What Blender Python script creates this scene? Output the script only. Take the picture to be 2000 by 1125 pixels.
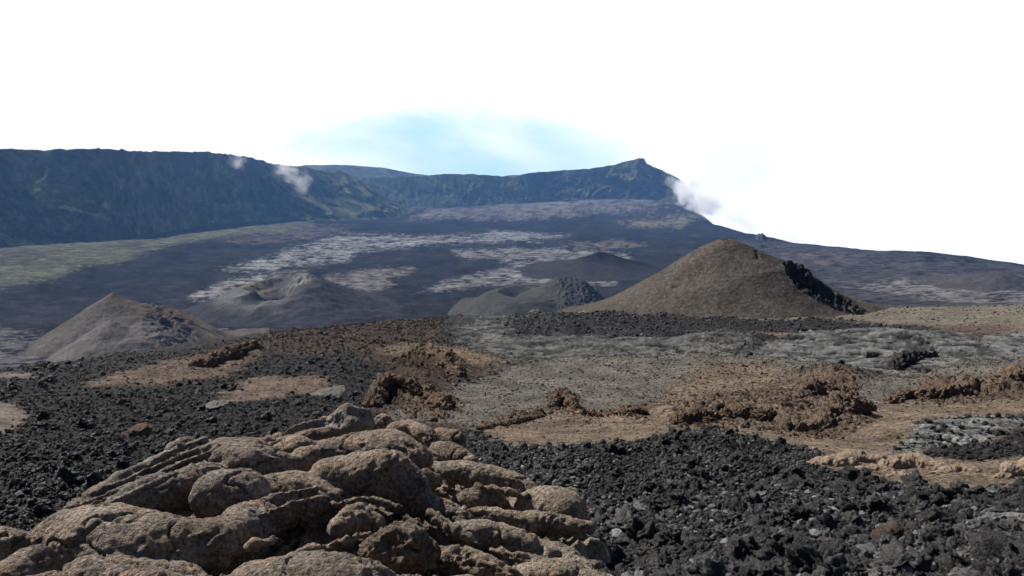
import bpy, math
import numpy as np

for o in list(bpy.data.objects):
    bpy.data.objects.remove(o, do_unlink=True)
SC = bpy.context.scene
COL = SC.collection

# ------------------------------------------------------------------ camera
F = 1664.0                       # focal length in photograph pixels (2000 wide)
HORIZON = 350.0                  # photograph row of the horizon
PITCH = math.atan((562.5 - HORIZON) / F)
cam_d = bpy.data.cameras.new('camera')
cam_d.sensor_width = 36.0
cam_d.lens = 36.0 * F / 2000.0
cam_d.clip_start = 0.1
cam_d.clip_end = 60000
cam = bpy.data.objects.new('camera', cam_d)
COL.objects.link(cam)
cam.location = (0, 0, 0)
cam.rotation_euler = (math.radians(90) - PITCH, 0, 0)
SC.camera = cam

# ------------------------------------------------------------------ sky, sun, exposure
SUN_AZ, SUN_EL = math.radians(-52), math.radians(42)     # azimuth clockwise from +Y
world = bpy.data.worlds.new('World')
SC.world = world
world.use_nodes = True
W = world.node_tree
W.nodes.clear()


def N(tree, kind, loc=(0, 0), **kw):
    n = tree.nodes.new(kind)
    n.location = loc
    for k, v in kw.items():
        setattr(n, k, v)
    return n


def build_world():
    L = W.links.new
    out = N(W, 'ShaderNodeOutputWorld')
    bg = N(W, 'ShaderNodeBackground')
    bg.inputs['Strength'].default_value = 1.0
    L(bg.outputs[0], out.inputs['Surface'])
    sky = N(W, 'ShaderNodeTexSky', sky_type='NISHITA', sun_disc=False)
    sky.sun_elevation = SUN_EL
    sky.sun_rotation = SUN_AZ % (2 * math.pi)
    sky.altitude = 2300
    sky.dust_density = 0.3
    skys = N(W, 'ShaderNodeVectorMath', operation='SCALE')
    skys.inputs['Scale'].default_value = 0.05
    L(sky.outputs[0], skys.inputs[0])
    tc = N(W, 'ShaderNodeTexCoord')
    sep = N(W, 'ShaderNodeSeparateXYZ')
    L(tc.outputs['Generated'], sep.inputs[0])
    # cloud cover: banks low round the whole horizon, thinning out overhead
    mp = N(W, 'ShaderNodeMapping')
    mp.inputs['Scale'].default_value = (1.0, 1.0, 2.2)
    L(tc.outputs['Generated'], mp.inputs[0])
    nz = N(W, 'ShaderNodeTexNoise')
    nz.inputs['Scale'].default_value = 5.0
    nz.inputs['Detail'].default_value = 7
    nz.inputs['Roughness'].default_value = 0.55
    nz.inputs['Distortion'].default_value = 0.3
    L(mp.outputs[0], nz.inputs['Vector'])
    el = N(W, 'ShaderNodeMapRange')             # more cover low, less high up
    el.inputs['From Min'].default_value = 0.20
    el.inputs['From Max'].default_value = 0.27
    el.inputs['To Min'].default_value = 0.74
    el.inputs['To Max'].default_value = -0.35
    L(sep.outputs['Z'], el.inputs['Value'])
    add = N(W, 'ShaderNodeMath', operation='ADD')
    L(nz.outputs['Fac'], add.inputs[0])
    L(el.outputs[0], add.inputs[1])
    # the break in the cloud above the back wall, where the blue shows
    px, py = (950 - 1000) / F, (HORIZON - 300) / F
    d1 = N(W, 'ShaderNodeVectorMath', operation='SUBTRACT')
    d1.inputs[1].default_value = (px, 1.0, py)
    L(tc.outputs['Generated'], d1.inputs[0])
    d2 = N(W, 'ShaderNodeVectorMath', operation='MULTIPLY')
    d2.inputs[1].default_value = (5.4, 1.0, 16.0)
    L(d1.outputs[0], d2.inputs[0])
    d3 = N(W, 'ShaderNodeVectorMath', operation='LENGTH')
    L(d2.outputs[0], d3.inputs[0])
    gap = N(W, 'ShaderNodeMapRange', interpolation_type='SMOOTHSTEP')
    gap.inputs['From Min'].default_value = 0.35
    gap.inputs['From Max'].default_value = 1.75
    gap.inputs['To Min'].default_value = -0.72
    gap.inputs['To Max'].default_value = 0.0
    L(d3.outputs['Value'], gap.inputs['Value'])
    add2 = N(W, 'ShaderNodeMath', operation='ADD')
    L(add.outputs[0], add2.inputs[0])
    L(gap.outputs[0], add2.inputs[1])
    mask = N(W, 'ShaderNodeMapRange', interpolation_type='SMOOTHSTEP')
    mask.inputs['From Min'].default_value = 0.42
    mask.inputs['From Max'].default_value = 0.95
    L(add2.outputs[0], mask.inputs['Value'])
    glow = N(W, 'ShaderNodeMapRange', interpolation_type='SMOOTHSTEP')      # long air path near the horizon
    glow.inputs['From Min'].default_value = 0.05
    glow.inputs['From Max'].default_value = 0.30
    glow.inputs['To Min'].default_value = 1.0
    glow.inputs['To Max'].default_value = 0.0
    L(sep.outputs['Z'], glow.inputs['Value'])
    hz = N(W, 'ShaderNodeMix', data_type='RGBA')
    L(glow.outputs[0], hz.inputs['Factor'])
    L(skys.outputs[0], hz.inputs[6])
    hz.inputs[7].default_value = (0.39, 0.57, 0.66, 1)
    cl = N(W, 'ShaderNodeMix', data_type='RGBA')
    L(mask.outputs[0], cl.inputs['Factor'])
    L(hz.outputs[2], cl.inputs[6])
    n2 = N(W, 'ShaderNodeTexNoise')             # thicker and thinner cloud
    n2.inputs['Scale'].default_value = 3.1
    n2.inputs['Detail'].default_value = 6
    L(mp.outputs[0], n2.inputs['Vector'])
    br = N(W, 'ShaderNodeMapRange', interpolation_type='SMOOTHSTEP')
    br.inputs['From Min'].default_value = 0.30
    br.inputs['From Max'].default_value = 0.50
    br.inputs['To Min'].default_value = 0.70
    br.inputs['To Max'].default_value = 0.84
    L(n2.outputs['Fac'], br.inputs['Value'])
    cc = N(W, 'ShaderNodeCombineXYZ')
    for i in range(3):
        L(br.outputs[0], cc.inputs[i])
    L(cc.outputs[0], cl.inputs[7])
    L(cl.outputs[2], bg.inputs['Color'])


build_world()

sun_d = bpy.data.lights.new('sun', 'SUN')
sun_d.energy = 5.0
sun_d.angle = math.radians(0.53)
sun_d.color = (1.0, 0.94, 0.86)
sun = bpy.data.objects.new('sun', sun_d)
COL.objects.link(sun)
sun.rotation_euler = (math.radians(90) - SUN_EL, 0, math.pi - SUN_AZ)
SC.view_settings.view_transform = 'Standard'
SC.view_settings.look = 'None'
SC.view_settings.exposure = 0.75
SC.view_settings.gamma = 1.0
SC.view_settings.use_curve_mapping = False
SC.cycles.volume_bounces = 5
SC.cycles.max_bounces = 8
SC.cycles.use_denoising = True

# ------------------------------------------------------------------ numeric noise
RNG = np.random.default_rng(7)
_P = np.concatenate([RNG.permutation(256)] * 3).astype(np.int64)
_G = RNG.normal(size=(256, 3)).astype(np.float64)
_G /= np.linalg.norm(_G, axis=1)[:, None]


def noise3(x, y, z):
    x, y, z = np.broadcast_arrays(x, y, z)
    xi, yi, zi = np.floor(x), np.floor(y), np.floor(z)
    xf, yf, zf = x - xi, y - yi, z - zi
    xi = xi.astype(np.int64) & 255
    yi = yi.astype(np.int64) & 255
    zi = zi.astype(np.int64) & 255
    u = xf * xf * xf * (xf * (xf * 6 - 15) + 10)
    v = yf * yf * yf * (yf * (yf * 6 - 15) + 10)
    w = zf * zf * zf * (zf * (zf * 6 - 15) + 10)

    def g(a, b, c):
        h = _G[_P[_P[_P[(xi + a) & 255] + ((yi + b) & 255)] + ((zi + c) & 255)]]
        return h[..., 0] * (xf - a) + h[..., 1] * (yf - b) + h[..., 2] * (zf - c)
    x00 = g(0, 0, 0) * (1 - u) + g(1, 0, 0) * u
    x10 = g(0, 1, 0) * (1 - u) + g(1, 1, 0) * u
    x01 = g(0, 0, 1) * (1 - u) + g(1, 0, 1) * u
    x11 = g(0, 1, 1) * (1 - u) + g(1, 1, 1) * u
    y0 = x00 * (1 - v) + x10 * v
    y1 = x01 * (1 - v) + x11 * v
    return (y0 * (1 - w) + y1 * w) * 1.6


def noise2(x, y, s=0.0):
    x, y = np.broadcast_arrays(x, y)
    xi, yi = np.floor(x), np.floor(y)
    xf, yf = x - xi, y - yi
    xi = xi.astype(np.int64) & 255
    yi = yi.astype(np.int64) & 255
    si = int(s * 17 + 3) & 255
    u = xf * xf * xf * (xf * (xf * 6 - 15) + 10)
    v = yf * yf * yf * (yf * (yf * 6 - 15) + 10)

    def g(a, b):
        h = _G[_P[_P[_P[(xi + a) & 255] + ((yi + b) & 255)] + si]]
        return h[..., 0] * (xf - a) + h[..., 1] * (yf - b)
    a = g(0, 0) * (1 - u) + g(1, 0) * u
    b = g(0, 1) * (1 - u) + g(1, 1) * u
    return (a * (1 - v) + b * v) * 1.7


def fbm2(x, y, octs=4, gain=0.5, s=0.0):
    t = np.zeros(np.broadcast(x, y).shape)
    a = 1.0
    for k in range(octs):
        t += a * noise2(x, y, s + k)
        x, y = 1.62 * x - 1.17 * y + 3.1, 1.17 * x + 1.62 * y + 7.7
        a *= gain
    return t


def fbm3(x, y, z, octs=4, gain=0.5):
    t = np.zeros(np.broadcast(x, y, z).shape)
    a = 1.0
    for k in range(octs):
        t += a * noise3(x, y, z)
        x, y, z = 1.6 * x + 1.2 * y + 5.3, 1.6 * y - 1.2 * x + 1.7, 2.0 * z + 9.1
        a *= gain
    return t


def cells2(x, y, s=0.0):
    """distance to the nearest and second nearest random cell point, and that cell's random number"""
    xi, yi = np.floor(x), np.floor(y)
    f1 = np.full(x.shape, 9.0)
    f2 = np.full(x.shape, 9.0)
    cid = np.zeros(x.shape)
    si = int(s) & 255
    for a in (-1, 0, 1):
        for b in (-1, 0, 1):
            cx, cy = xi + a, yi + b
            h = _P[_P[(cx.astype(np.int64) + si) & 255] + (cy.astype(np.int64) & 255)]
            jx = ((h * 73) & 255) / 255.0
            jy = ((h * 151 + 31) & 255) / 255.0
            d = np.hypot(cx + jx - x, cy + jy - y)
            near = d < f1
            f2 = np.where(near, f1, np.minimum(f2, d))
            cid = np.where(near, h / 255.0, cid)
            f1 = np.where(near, d, f1)
    return f1, f2, cid


def sstep(a, b, x):
    t = np.clip((x - a) / (b - a), 0, 1)
    return t * t * (3 - 2 * t)


# ------------------------------------------------------------------ sight lines
CP, SP = math.cos(PITCH), math.sin(PITCH)


def ray(px, py):
    """azimuth and tangent of elevation of the sight line through a photograph pixel"""
    cx = (np.asarray(px, float) - 1000.0) / F
    cy = (562.5 - np.asarray(py, float)) / F
    dx, dy, dz = cx, CP + cy * SP, -SP + cy * CP
    hyp = np.hypot(dx, dy)
    return np.arctan2(dx, dy), dz / hyp


def at(px, py, r):
    """the point at horizontal distance r on the sight line through a pixel"""
    az, t = ray(px, py)
    return np.array([r * np.sin(az), r * np.cos(az), r * t])


# ------------------------------------------------------------------ the lie of the land: distance rows, each a list of (column, row)
ROWS = [
    (3.0, [(-600, 1330), (2600, 1330)]),
    (4.5, [(-600, 1180), (500, 1180), (1000, 1185), (1500, 1150), (2600, 1150)]),
    (6.0, [(-600, 1110), (500, 1115), (1000, 1112), (1500, 1075), (2600, 1070)]),
    (8.0, [(-600, 1030), (0, 1030), (500, 1035), (1000, 1025), (1500, 1010), (2600, 1000)]),
    (11.0, [(-600, 950), (0, 950), (500, 955), (1000, 952), (1500, 952), (2000, 955), (2600, 955)]),
    (15.0, [(-600, 885), (0, 888), (500, 893), (1000, 895), (1400, 890), (1700, 905), (2000, 925), (2600, 930)]),
    (19.0, [(-600, 855), (0, 860), (500, 860), (900, 868), (1150, 870), (1380, 845), (1550, 870), (2000, 900), (2600, 905)]),
    (25.0, [(-600, 828), (0, 833), (500, 830), (1000, 840), (1380, 832), (1550, 845), (2000, 865), (2600, 870)]),
    (35.0, [(-600, 795), (0, 800), (500, 793), (1000, 803), (1400, 798), (1600, 805), (2000, 815), (2600, 820)]),
    (48.0, [(-600, 768), (0, 770), (500, 757), (1000, 762), (1500, 764), (2000, 775), (2600, 775)]),
    (65.0, [(-600, 748), (0, 746), (500, 722), (1000, 725), (1500, 728), (2000, 740), (2600, 740)]),
    (85.0, [(-600, 738), (0, 730), (300, 708), (500, 695), (1000, 690), (1500, 693), (2000, 705), (2600, 705)]),
    (110.0, [(-600, 742), (0, 728), (200, 700), (500, 671), (800, 655), (1000, 657), (1500, 663), (2000, 672), (2600, 672)]),
    (140.0, [(-600, 760), (0, 738), (200, 702), (500, 655), (800, 634), (1000, 634), (1500, 637), (2000, 642), (2600, 640)]),
    (175.0, [(-600, 790), (0, 755), (200, 715), (500, 658), (800, 624), (1000, 618), (1200, 612), (1500, 616), (2000, 612), (2600, 605)]),
    (215.0, [(-600, 820), (0, 775), (200, 740), (500, 675), (800, 632), (1000, 622), (1200, 607), (1500, 607), (1700, 601), (2000, 596), (2600, 590)]),
    (300.0, [(-600, 850), (0, 800), (500, 710), (1000, 650), (1500, 630), (2000, 615), (2600, 610)]),
    (480.0, [(-600, 790), (0, 770), (500, 705), (1000, 660), (1500, 640), (2000, 625), (2600, 620)]),
    (750.0, [(-600, 705), (0, 694), (500, 668), (1000, 645), (1500, 625), (2000, 615), (2600, 615)]),
    (1000.0, [(-600, 650), (0, 640), (500, 625), (1000, 608), (1500, 596), (2000, 596), (2600, 600)]),
    (1400.0, [(-600, 575), (0, 570), (500, 562), (1000, 555), (1500, 552), (2000, 562), (2600, 580)]),
    (1900.0, [(-600, 505), (0, 503), (500, 505), (1000, 510), (1500, 515), (1800, 519), (2000, 532), (2600, 585)]),
    (2300.0, [(-600, 478), (0, 480), (500, 478), (1000, 485), (1420, 493), (1600, 492), (1700, 490), (1800, 490), (1900, 502), (2000, 517), (2600, 600)]),
    (2800.0, [(-600, 455), (0, 460), (500, 455), (1000, 463), (1420, 468), (1520, 472), (1600, 479), (1700, 488), (1800, 502), (2000, 560), (2600, 680)]),
    (3300.0, [(-600, 440), (0, 445), (500, 438), (1000, 448), (1250, 450), (1420, 452), (1500, 460), (1600, 489), (1800, 550), (2600, 750)]),
    (4000.0, [(-600, 425), (0, 430), (500, 425), (800, 425), (1000, 422), (1250, 424), (1340, 430), (1420, 441), (1500, 475), (1600, 540), (2600, 800)]),
    (5000.0, [(-600, 415), (0, 420), (500, 414), (800, 410), (1000, 400), (1200, 390), (1300, 392), (1345, 396), (1400, 440), (1450, 500), (1600, 600), (2600, 800)]),
    (6200.0, [(-600, 410), (0, 415), (500, 408), (800, 403), (1000, 393), (1200, 385), (1300, 388), (1345, 410), (1400, 480), (1450, 560), (2600, 800)]),
    (7800.0, [(-600, 405), (0, 405), (500, 400), (800, 395), (1000, 390), (1200, 388), (1345, 420), (1450, 600), (2600, 800)]),
]
_rl = np.log([r for r, _ in ROWS])
_AZK = np.linspace(math.radians(-42), math.radians(42), 337)
_TK = []
for r, pts in ROWS:
    p = np.array(pts, float)
    xs = np.linspace(p[0, 0], p[-1, 0], 400)
    ys = np.interp(xs, p[:, 0], p[:, 1])
    k = np.ones(13) / 13.0
    ys = np.convolve(np.pad(ys, 6, mode='edge'), k, 'valid')
    a, t = ray(xs, ys)
    _TK.append(np.interp(_AZK, a, t))
_TK = np.array(_TK)                                  # tangent of elevation [row, azimuth]


def pchip(xk, yk, x):
    """monotone cubic through the rows, for every azimuth column"""
    h = np.diff(xk)[:, None]
    d = np.diff(yk, axis=0) / h
    m = np.zeros_like(yk)
    w1, w2 = 2 * h[1:] + h[:-1], h[1:] + 2 * h[:-1]
    same = d[:-1] * d[1:] > 0
    with np.errstate(divide='ignore', invalid='ignore'):
        hm = (w1 + w2) / (w1 / d[:-1] + w2 / d[1:])
    m[1:-1] = np.where(same, hm, 0)
    m[0], m[-1] = d[0], d[-1]
    i = np.clip(np.searchsorted(xk, x) - 1, 0, len(xk) - 2)
    t = ((x - xk[i]) / np.diff(xk)[i])[:, None]
    hh = np.diff(xk)[i][:, None]
    return ((1 + 2 * t) * (1 - t) ** 2 * yk[i] + t * (1 - t) ** 2 * hh * m[i]
            + t * t * (3 - 2 * t) * yk[i + 1] + t * t * (t - 1) * hh * m[i + 1])


# rows of the ground mesh: about even in the picture
rr = np.exp(np.linspace(math.log(3.2), math.log(230), 4000))
tan_mid = np.abs(pchip(_rl, _TK, np.log(rr))[:, 168])
cum = np.concatenate([[0], np.cumsum(tan_mid[1:] * np.diff(np.log(rr)))])
R1 = np.interp(np.linspace(0, cum[-1], 540), cum, rr)
R2 = np.exp(np.linspace(math.log(230), math.log(640), 26))[1:]
rr = np.exp(np.linspace(math.log(640), math.log(7800), 4000))
tan_mid = np.abs(pchip(_rl, _TK, np.log(rr))[:, 168])
cum = np.concatenate([[0], np.cumsum((tan_mid[1:] + 0.02) * np.diff(np.log(rr)))])
R3 = np.interp(np.linspace(0, cum[-1], 250), cum, rr)
RAD = np.concatenate([R1, R2, R3])
NEAR = len(R1) + 12                                  # where the slope sheet ends and the caldera floor starts
AZF = np.linspace(math.radians(-41.5), math.radians(41.5), 980)
AZB = np.linspace(math.radians(41.5), math.radians(318.5), 72)[1:-1]
LR = np.log(RAD)
_base = pchip(_rl, _TK, LR)
TANF = np.array([np.interp(AZF, _AZK, row) for row in _base])
Z0 = TANF * RAD[:, None]                             # base height [row, column], front sector


def hit(px, py):
    """(azimuth, ln r) where the sight line through a pixel first meets the bare ground"""
    a, t = ray(px, py)
    col = int(np.clip(np.searchsorted(AZF, a), 0, len(AZF) - 1))
    c = TANF[:, col]
    above = np.nonzero(c >= t)[0]
    if len(above) == 0 or above[0] == 0:
        i = int(np.argmax(c)) if len(above) == 0 else 0
        return float(a), float(LR[i])
    i = above[0]
    f = (t - c[i - 1]) / (c[i] - c[i - 1] + 1e-12)
    return float(a), float(LR[i - 1] + f * (LR[i] - LR[i - 1]))


# ground coordinates used for patches and texture: (azimuth, ln r), in units of one photograph pixel
UA = (AZF[None, :] * F) + np.zeros((len(RAD), 1))
UL = (LR[:, None] * F) + np.zeros((1, len(AZF)))


def patch(poly, wob=20.0, size=60.0, soft=9.0, seed=0, rows=None):
    """0..1 mask of a patch of ground whose outline is given as sight-line pixels, with a ragged edge"""
    pts = []
    for i in range(len(poly)):
        a, b = poly[i], poly[(i + 1) % len(poly)]
        n = max(1, int(math.hypot(b[0] - a[0], b[1] - a[1]) // 60))
        for k in range(n):
            pts.append(hit(a[0] + (b[0] - a[0]) * k / n, a[1] + (b[1] - a[1]) * k / n))
    P = np.array(pts) * F
    lo, hi = P.min(0) - 60, P.max(0) + 60
    out = np.zeros(UA.shape)
    ri = np.nonzero((LR * F > lo[1]) & (LR * F < hi[1]))[0]
    ci = np.nonzero((AZF * F > lo[0]) & (AZF * F < hi[0]))[0]
    if len(ri) == 0 or len(ci) == 0:
        return out
    sl = (slice(ri[0], ri[-1] + 1), slice(ci[0], ci[-1] + 1))
    tan = np.clip(np.abs(TANF[sl]), 0.03, 1)
    X = UA[sl] + wob * fbm2(UA[sl] / size, UL[sl] / size, 4, 0.55, seed)
    Y = UL[sl] + wob / tan * 0.35 * fbm2(UA[sl] / size + 50, UL[sl] / size, 4, 0.55, seed + 9)
    inside = np.zeros(X.shape, bool)
    dist = np.full(X.shape, 1e9)
    for i in range(len(P)):
        (x1, y1), (x2, y2) = P[i], P[(i + 1) % len(P)]
        if y1 != y2:
            cr = ((y1 > Y) != (y2 > Y)) & (X < (x2 - x1) * (Y - y1) / (y2 - y1) + x1)
            inside ^= cr
        ex, ey = x2 - x1, (y2 - y1)
        dx, dy = X - x1, (Y - y1)
        # distances measured as seen: depth differences shrink with the slope of the sight line
        t = np.clip((dx * ex + dy * ey * tan * tan) / (ex * ex + ey * ey * tan * tan + 1e-9), 0, 1)
        dist = np.minimum(dist, np.hypot(dx - t * ex, (dy - t * ey) * tan))
    sd = np.where(inside, dist, -dist) + soft * 1.1 * fbm2(UA[sl] / 9, UL[sl] / 15, 3, 0.6, seed + 5)
    out[sl] = sstep(-soft, soft, sd)
    return out


# ------------------------------------------------------------------ build helpers
def tag(o, label=None, cat=None, group=None, kind=None):
    for k, v in (('label', label), ('category', cat), ('group', group), ('kind', kind)):
        if v:
            o[k] = v
    return o


def mesh_data(name, verts, faces, cols=None, smooth=True, attrs=None):
    verts = np.asarray(verts, np.float32)
    faces = np.asarray(faces, np.int32)
    me = bpy.data.meshes.new(name)
    nv, nf, k = len(verts), len(faces), faces.shape[1]
    me.vertices.add(nv)
    me.vertices.foreach_set('co', verts.ravel())
    me.loops.add(nf * k)
    me.loops.foreach_set('vertex_index', faces.ravel())
    me.polygons.add(nf)
    me.polygons.foreach_set('loop_start', np.arange(0, nf * k, k, dtype=np.int32))
    me.update(calc_edges=True)
    me.polygons.foreach_set('use_smooth', np.full(nf, smooth))
    if cols is not None:
        ca = me.color_attributes.new('Col', 'FLOAT_COLOR', 'POINT')
        c = np.ones((nv, 4), np.float32)
        c[:, :cols.shape[1]] = cols
        ca.data.foreach_set('color', c.ravel())
    for n, v in (attrs or {}).items():
        at_ = me.attributes.new(n, 'FLOAT', 'POINT')
        at_.data.foreach_set('value', np.asarray(v, np.float32))
    me.validate()
    return me


def mesh_obj(name, verts, faces, mat, parent=None, cols=None, smooth=True, attrs=None):
    me = mesh_data(name, verts, faces, cols, smooth, attrs)
    me.materials.append(mat)
    o = bpy.data.objects.new(name, me)
    COL.objects.link(o)
    if parent:
        o.parent = parent
    return o


def grid_faces(nr, nc, wrap=False):
    i = np.arange(nr - 1)[:, None]
    j = np.arange(nc if wrap else nc - 1)[None, :]
    a = i * nc + j
    b = i * nc + (j + 1) % nc
    return np.stack([a, b, b + nc, a + nc], -1).reshape(-1, 4)


# ------------------------------------------------------------------ materials
def rock_mat(name, base=None, scales=(3.0, 14.0, 60.0), var=(0.5, 0.45, 0.35), bump=(0.04, 0.015), bscale=(9.0, 45.0),
             rough=0.92, rnd=0.0, tint=None, space='Object', spec=0.25, strength=1.0):
    """rough stone: colour from the mesh (or one base colour), broken up by three sizes of grain, with relief"""
    m = bpy.data.materials.new(name)
    m.use_nodes = True
    T = m.node_tree
    T.nodes.clear()
    L = T.links.new
    out = N(T, 'ShaderNodeOutputMaterial')
    bs = N(T, 'ShaderNodeBsdfPrincipled')
    bs.inputs['Roughness'].default_value = rough
    bs.inputs['Specular IOR Level'].default_value = spec
    L(bs.outputs[0], out.inputs['Surface'])
    tc = N(T, 'ShaderNodeTexCoord')
    vec = tc.outputs[space]
    if base is None:
        at_ = N(T, 'ShaderNodeAttribute', attribute_name='Col')
        col = at_.outputs['Color']
    else:
        rgb = N(T, 'ShaderNodeRGB')
        rgb.outputs[0].default_value = (*base, 1)
        col = rgb.outputs[0]
    if tint is not None:                # rusty or pale patches of their own shape
        tn = N(T, 'ShaderNodeTexNoise')
        tn.inputs['Scale'].default_value = tint[1]
        tn.inputs['Detail'].default_value = 6
        L(vec, tn.inputs['Vector'])
        mr = N(T, 'ShaderNodeMapRange', interpolation_type='SMOOTHSTEP')
        mr.inputs['From Min'].default_value = tint[2]
        mr.inputs['From Max'].default_value = tint[2] + 0.16
        mr.inputs['To Max'].default_value = tint[3]
        L(tn.outputs['Fac'], mr.inputs['Value'])
        mx = N(T, 'ShaderNodeMix', data_type='RGBA')
        L(mr.outputs[0], mx.inputs['Factor'])
        L(col, mx.inputs[6])
        mx.inputs[7].default_value = (*tint[0], 1)
        col = mx.outputs[2]
    for s, v in zip(scales, var):
        nz = N(T, 'ShaderNodeTexNoise')
        nz.inputs['Scale'].default_value = s
        nz.inputs['Detail'].default_value = 5
        nz.inputs['Roughness'].default_value = 0.6
        L(vec, nz.inputs['Vector'])
        mr = N(T, 'ShaderNodeMapRange')
        mr.inputs['From Min'].default_value = 0.25
        mr.inputs['From Max'].default_value = 0.75
        mr.inputs['To Min'].default_value = 1 - v
        mr.inputs['To Max'].default_value = 1 + v
        L(nz.outputs['Fac'], mr.inputs['Value'])
        sc = N(T, 'ShaderNodeVectorMath', operation='SCALE')
        L(col, sc.inputs[0])
        L(mr.outputs[0], sc.inputs['Scale'])
        col = sc.outputs[0]
    if rnd:
        oi = N(T, 'ShaderNodeObjectInfo')
        pw = N(T, 'ShaderNodeMath', operation='POWER')
        pw.inputs[1].default_value = 7.0
        L(oi.outputs['Random'], pw.inputs[0])
        mr = N(T, 'ShaderNodeMapRange')
        mr.inputs['To Min'].default_value = 0.85
        mr.inputs['To Max'].default_value = 1 + 4.0 * rnd  # a few stones far paler than the rest, painted as glints
        L(pw.outputs[0], mr.inputs['Value'])
        sc = N(T, 'ShaderNodeVectorMath', operation='SCALE')
        L(col, sc.inputs[0])
        L(mr.outputs[0], sc.inputs['Scale'])
        col = sc.outputs[0]
    L(col, bs.inputs['Base Color'])
    prev = None
    for d, s in zip(bump, bscale):
        nz = N(T, 'ShaderNodeTexNoise')
        nz.inputs['Scale'].default_value = s
        nz.inputs['Detail'].default_value = 4
        nz.inputs['Roughness'].default_value = 0.65
        L(vec, nz.inputs['Vector'])
        b = N(T, 'ShaderNodeBump')
        b.inputs['Strength'].default_value = strength
        b.inputs['Distance'].default_value = d
        L(nz.outputs['Fac'], b.inputs['Height'])
        if prev:
            L(prev, b.inputs['Normal'])
        prev = b.outputs[0]
    if prev:
        L(prev, bs.inputs['Normal'])
    return m


M_SLOPE = rock_mat('lava_slope_ground', scales=(0.35, 2.5, 12.0), var=(0.35, 0.5, 0.7), bump=(0.35, 0.14), bscale=(2.2, 9.0), spec=0.08)
M_FLOOR = rock_mat('caldera_floor_lava', scales=(0.006, 0.035, 0.15), var=(0.30, 0.35, 0.35), bump=(2.5, 1.2), bscale=(0.03, 0.12), spec=0.0)
M_CLIFF = rock_mat('cliff_rock_and_scrub', scales=(0.008, 0.04, 0.12), var=(0.35, 0.4, 0.4), bump=(3.0, 2.0), bscale=(0.03, 0.11), strength=0.7, spec=0.0)
M_CONE = rock_mat('cone_cinder', scales=(0.12, 0.9, 4.0), var=(0.18, 0.25, 0.3), bump=(0.22, 0.10), bscale=(0.9, 3.5), spec=0.0)
M_CONE_FAR = rock_mat('far_cone_cinder', scales=(0.02, 0.1, 0.4), var=(0.25, 0.25, 0.3), bump=(1.2, 0.6), bscale=(0.06, 0.3), spec=0.0)
M_LOBE = rock_mat('brown_pahoehoe', scales=(1.3, 7.0, 42.0), var=(0.35, 0.45, 0.85), bump=(0.035, 0.05), bscale=(9.0, 46.0), spec=0.1)
M_ROPE = rock_mat('grey_rope_crust', base=(0.23, 0.20, 0.17), scales=(2.0, 9.0, 60.0), var=(0.35, 0.4, 0.45), bump=(0.04, 0.02), bscale=(14.0, 60.0), spec=0.15)
M_CORE = rock_mat('broken_brown_crust', base=(0.155, 0.112, 0.080), scales=(1.5, 8.0, 50.0), var=(0.4, 0.5, 0.5), bump=(0.06, 0.03), bscale=(9.0, 45.0), spec=0.08)
M_TAN = rock_mat('tan_pahoehoe', base=(0.20, 0.152, 0.112), scales=(0.8, 4.0, 30.0), var=(0.2, 0.25, 0.3), bump=(0.04, 0.015), bscale=(5.0, 30.0), spec=0.1)
M_CLINK = rock_mat('black_clinker', base=(0.022, 0.021, 0.022), scales=(2.0, 8.0, 30.0), var=(0.4, 0.45, 0.4), bump=(0.25, 0.08), bscale=(4.0, 14.0), rnd=1.0, spec=0.6, rough=0.6)
M_BRCLINK = rock_mat('brown_clinker', base=(0.110, 0.080, 0.060), scales=(2.0, 8.0, 30.0), var=(0.4, 0.45, 0.4), bump=(0.25, 0.08), bscale=(4.0, 14.0), rnd=0.5, spec=0.1)
M_GREYL = rock_mat('grey_ropy_lava', base=(0.125, 0.125, 0.12), scales=(2.0, 9.0, 50.0), var=(0.35, 0.4, 0.6), bump=(0.03, 0.03), bscale=(12.0, 55.0), spec=0.4, rough=0.65)
M_RIDGE = rock_mat('brown_lava_ridge', base=(0.112, 0.080, 0.058), scales=(0.8, 4.0, 14.0), var=(0.3, 0.45, 0.6), bump=(0.15, 0.06), bscale=(3.0, 12.0), spec=0.08, tint=((0.17, 0.10, 0.06), 1.2, 0.55, 0.6))
M_DKRIDGE = rock_mat('dark_clinker_heap', base=(0.045, 0.043, 0.042), scales=(0.8, 4.0, 14.0), var=(0.3, 0.45, 0.6), bump=(0.15, 0.06), bscale=(3.0, 12.0), spec=0.15)
M_SPAT = rock_mat('dark_spatter', base=(0.042, 0.036, 0.034), scales=(0.5, 2.0), var=(0.4, 0.4), bump=(0.3,), bscale=(2.0,), spec=0.1)
M_BRST = rock_mat('brown_cinder_stone', base=(0.140, 0.108, 0.082), scales=(2.0, 8.0), var=(0.4, 0.4), bump=(0.2,), bscale=(5.0,), rnd=0.5, spec=0.1)
M_GREYST = rock_mat('grey_cinder_stone', base=(0.115, 0.107, 0.096), scales=(2.0, 8.0), var=(0.4, 0.4), bump=(0.2,), bscale=(5.0,), rnd=0.5, spec=0.1)
M_GRCLINK = rock_mat('grey_clinker', base=(0.145, 0.145, 0.14), scales=(2.0, 8.0, 30.0), var=(0.4, 0.45, 0.4), bump=(0.25, 0.08), bscale=(4.0, 14.0), rnd=0.5, spec=0.6, rough=0.55)

# ------------------------------------------------------------------ the slope: colour, relief and patches
CB = np.zeros(UA.shape + (3,))
AMP = np.zeros(UA.shape)                              # roughness of the relief, in photograph pixels
CB[:] = (0.042, 0.038, 0.038)
AMP[:] = 5.0
ROPE = np.zeros(UA.shape)                             # ropy pahoehoe relief


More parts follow.
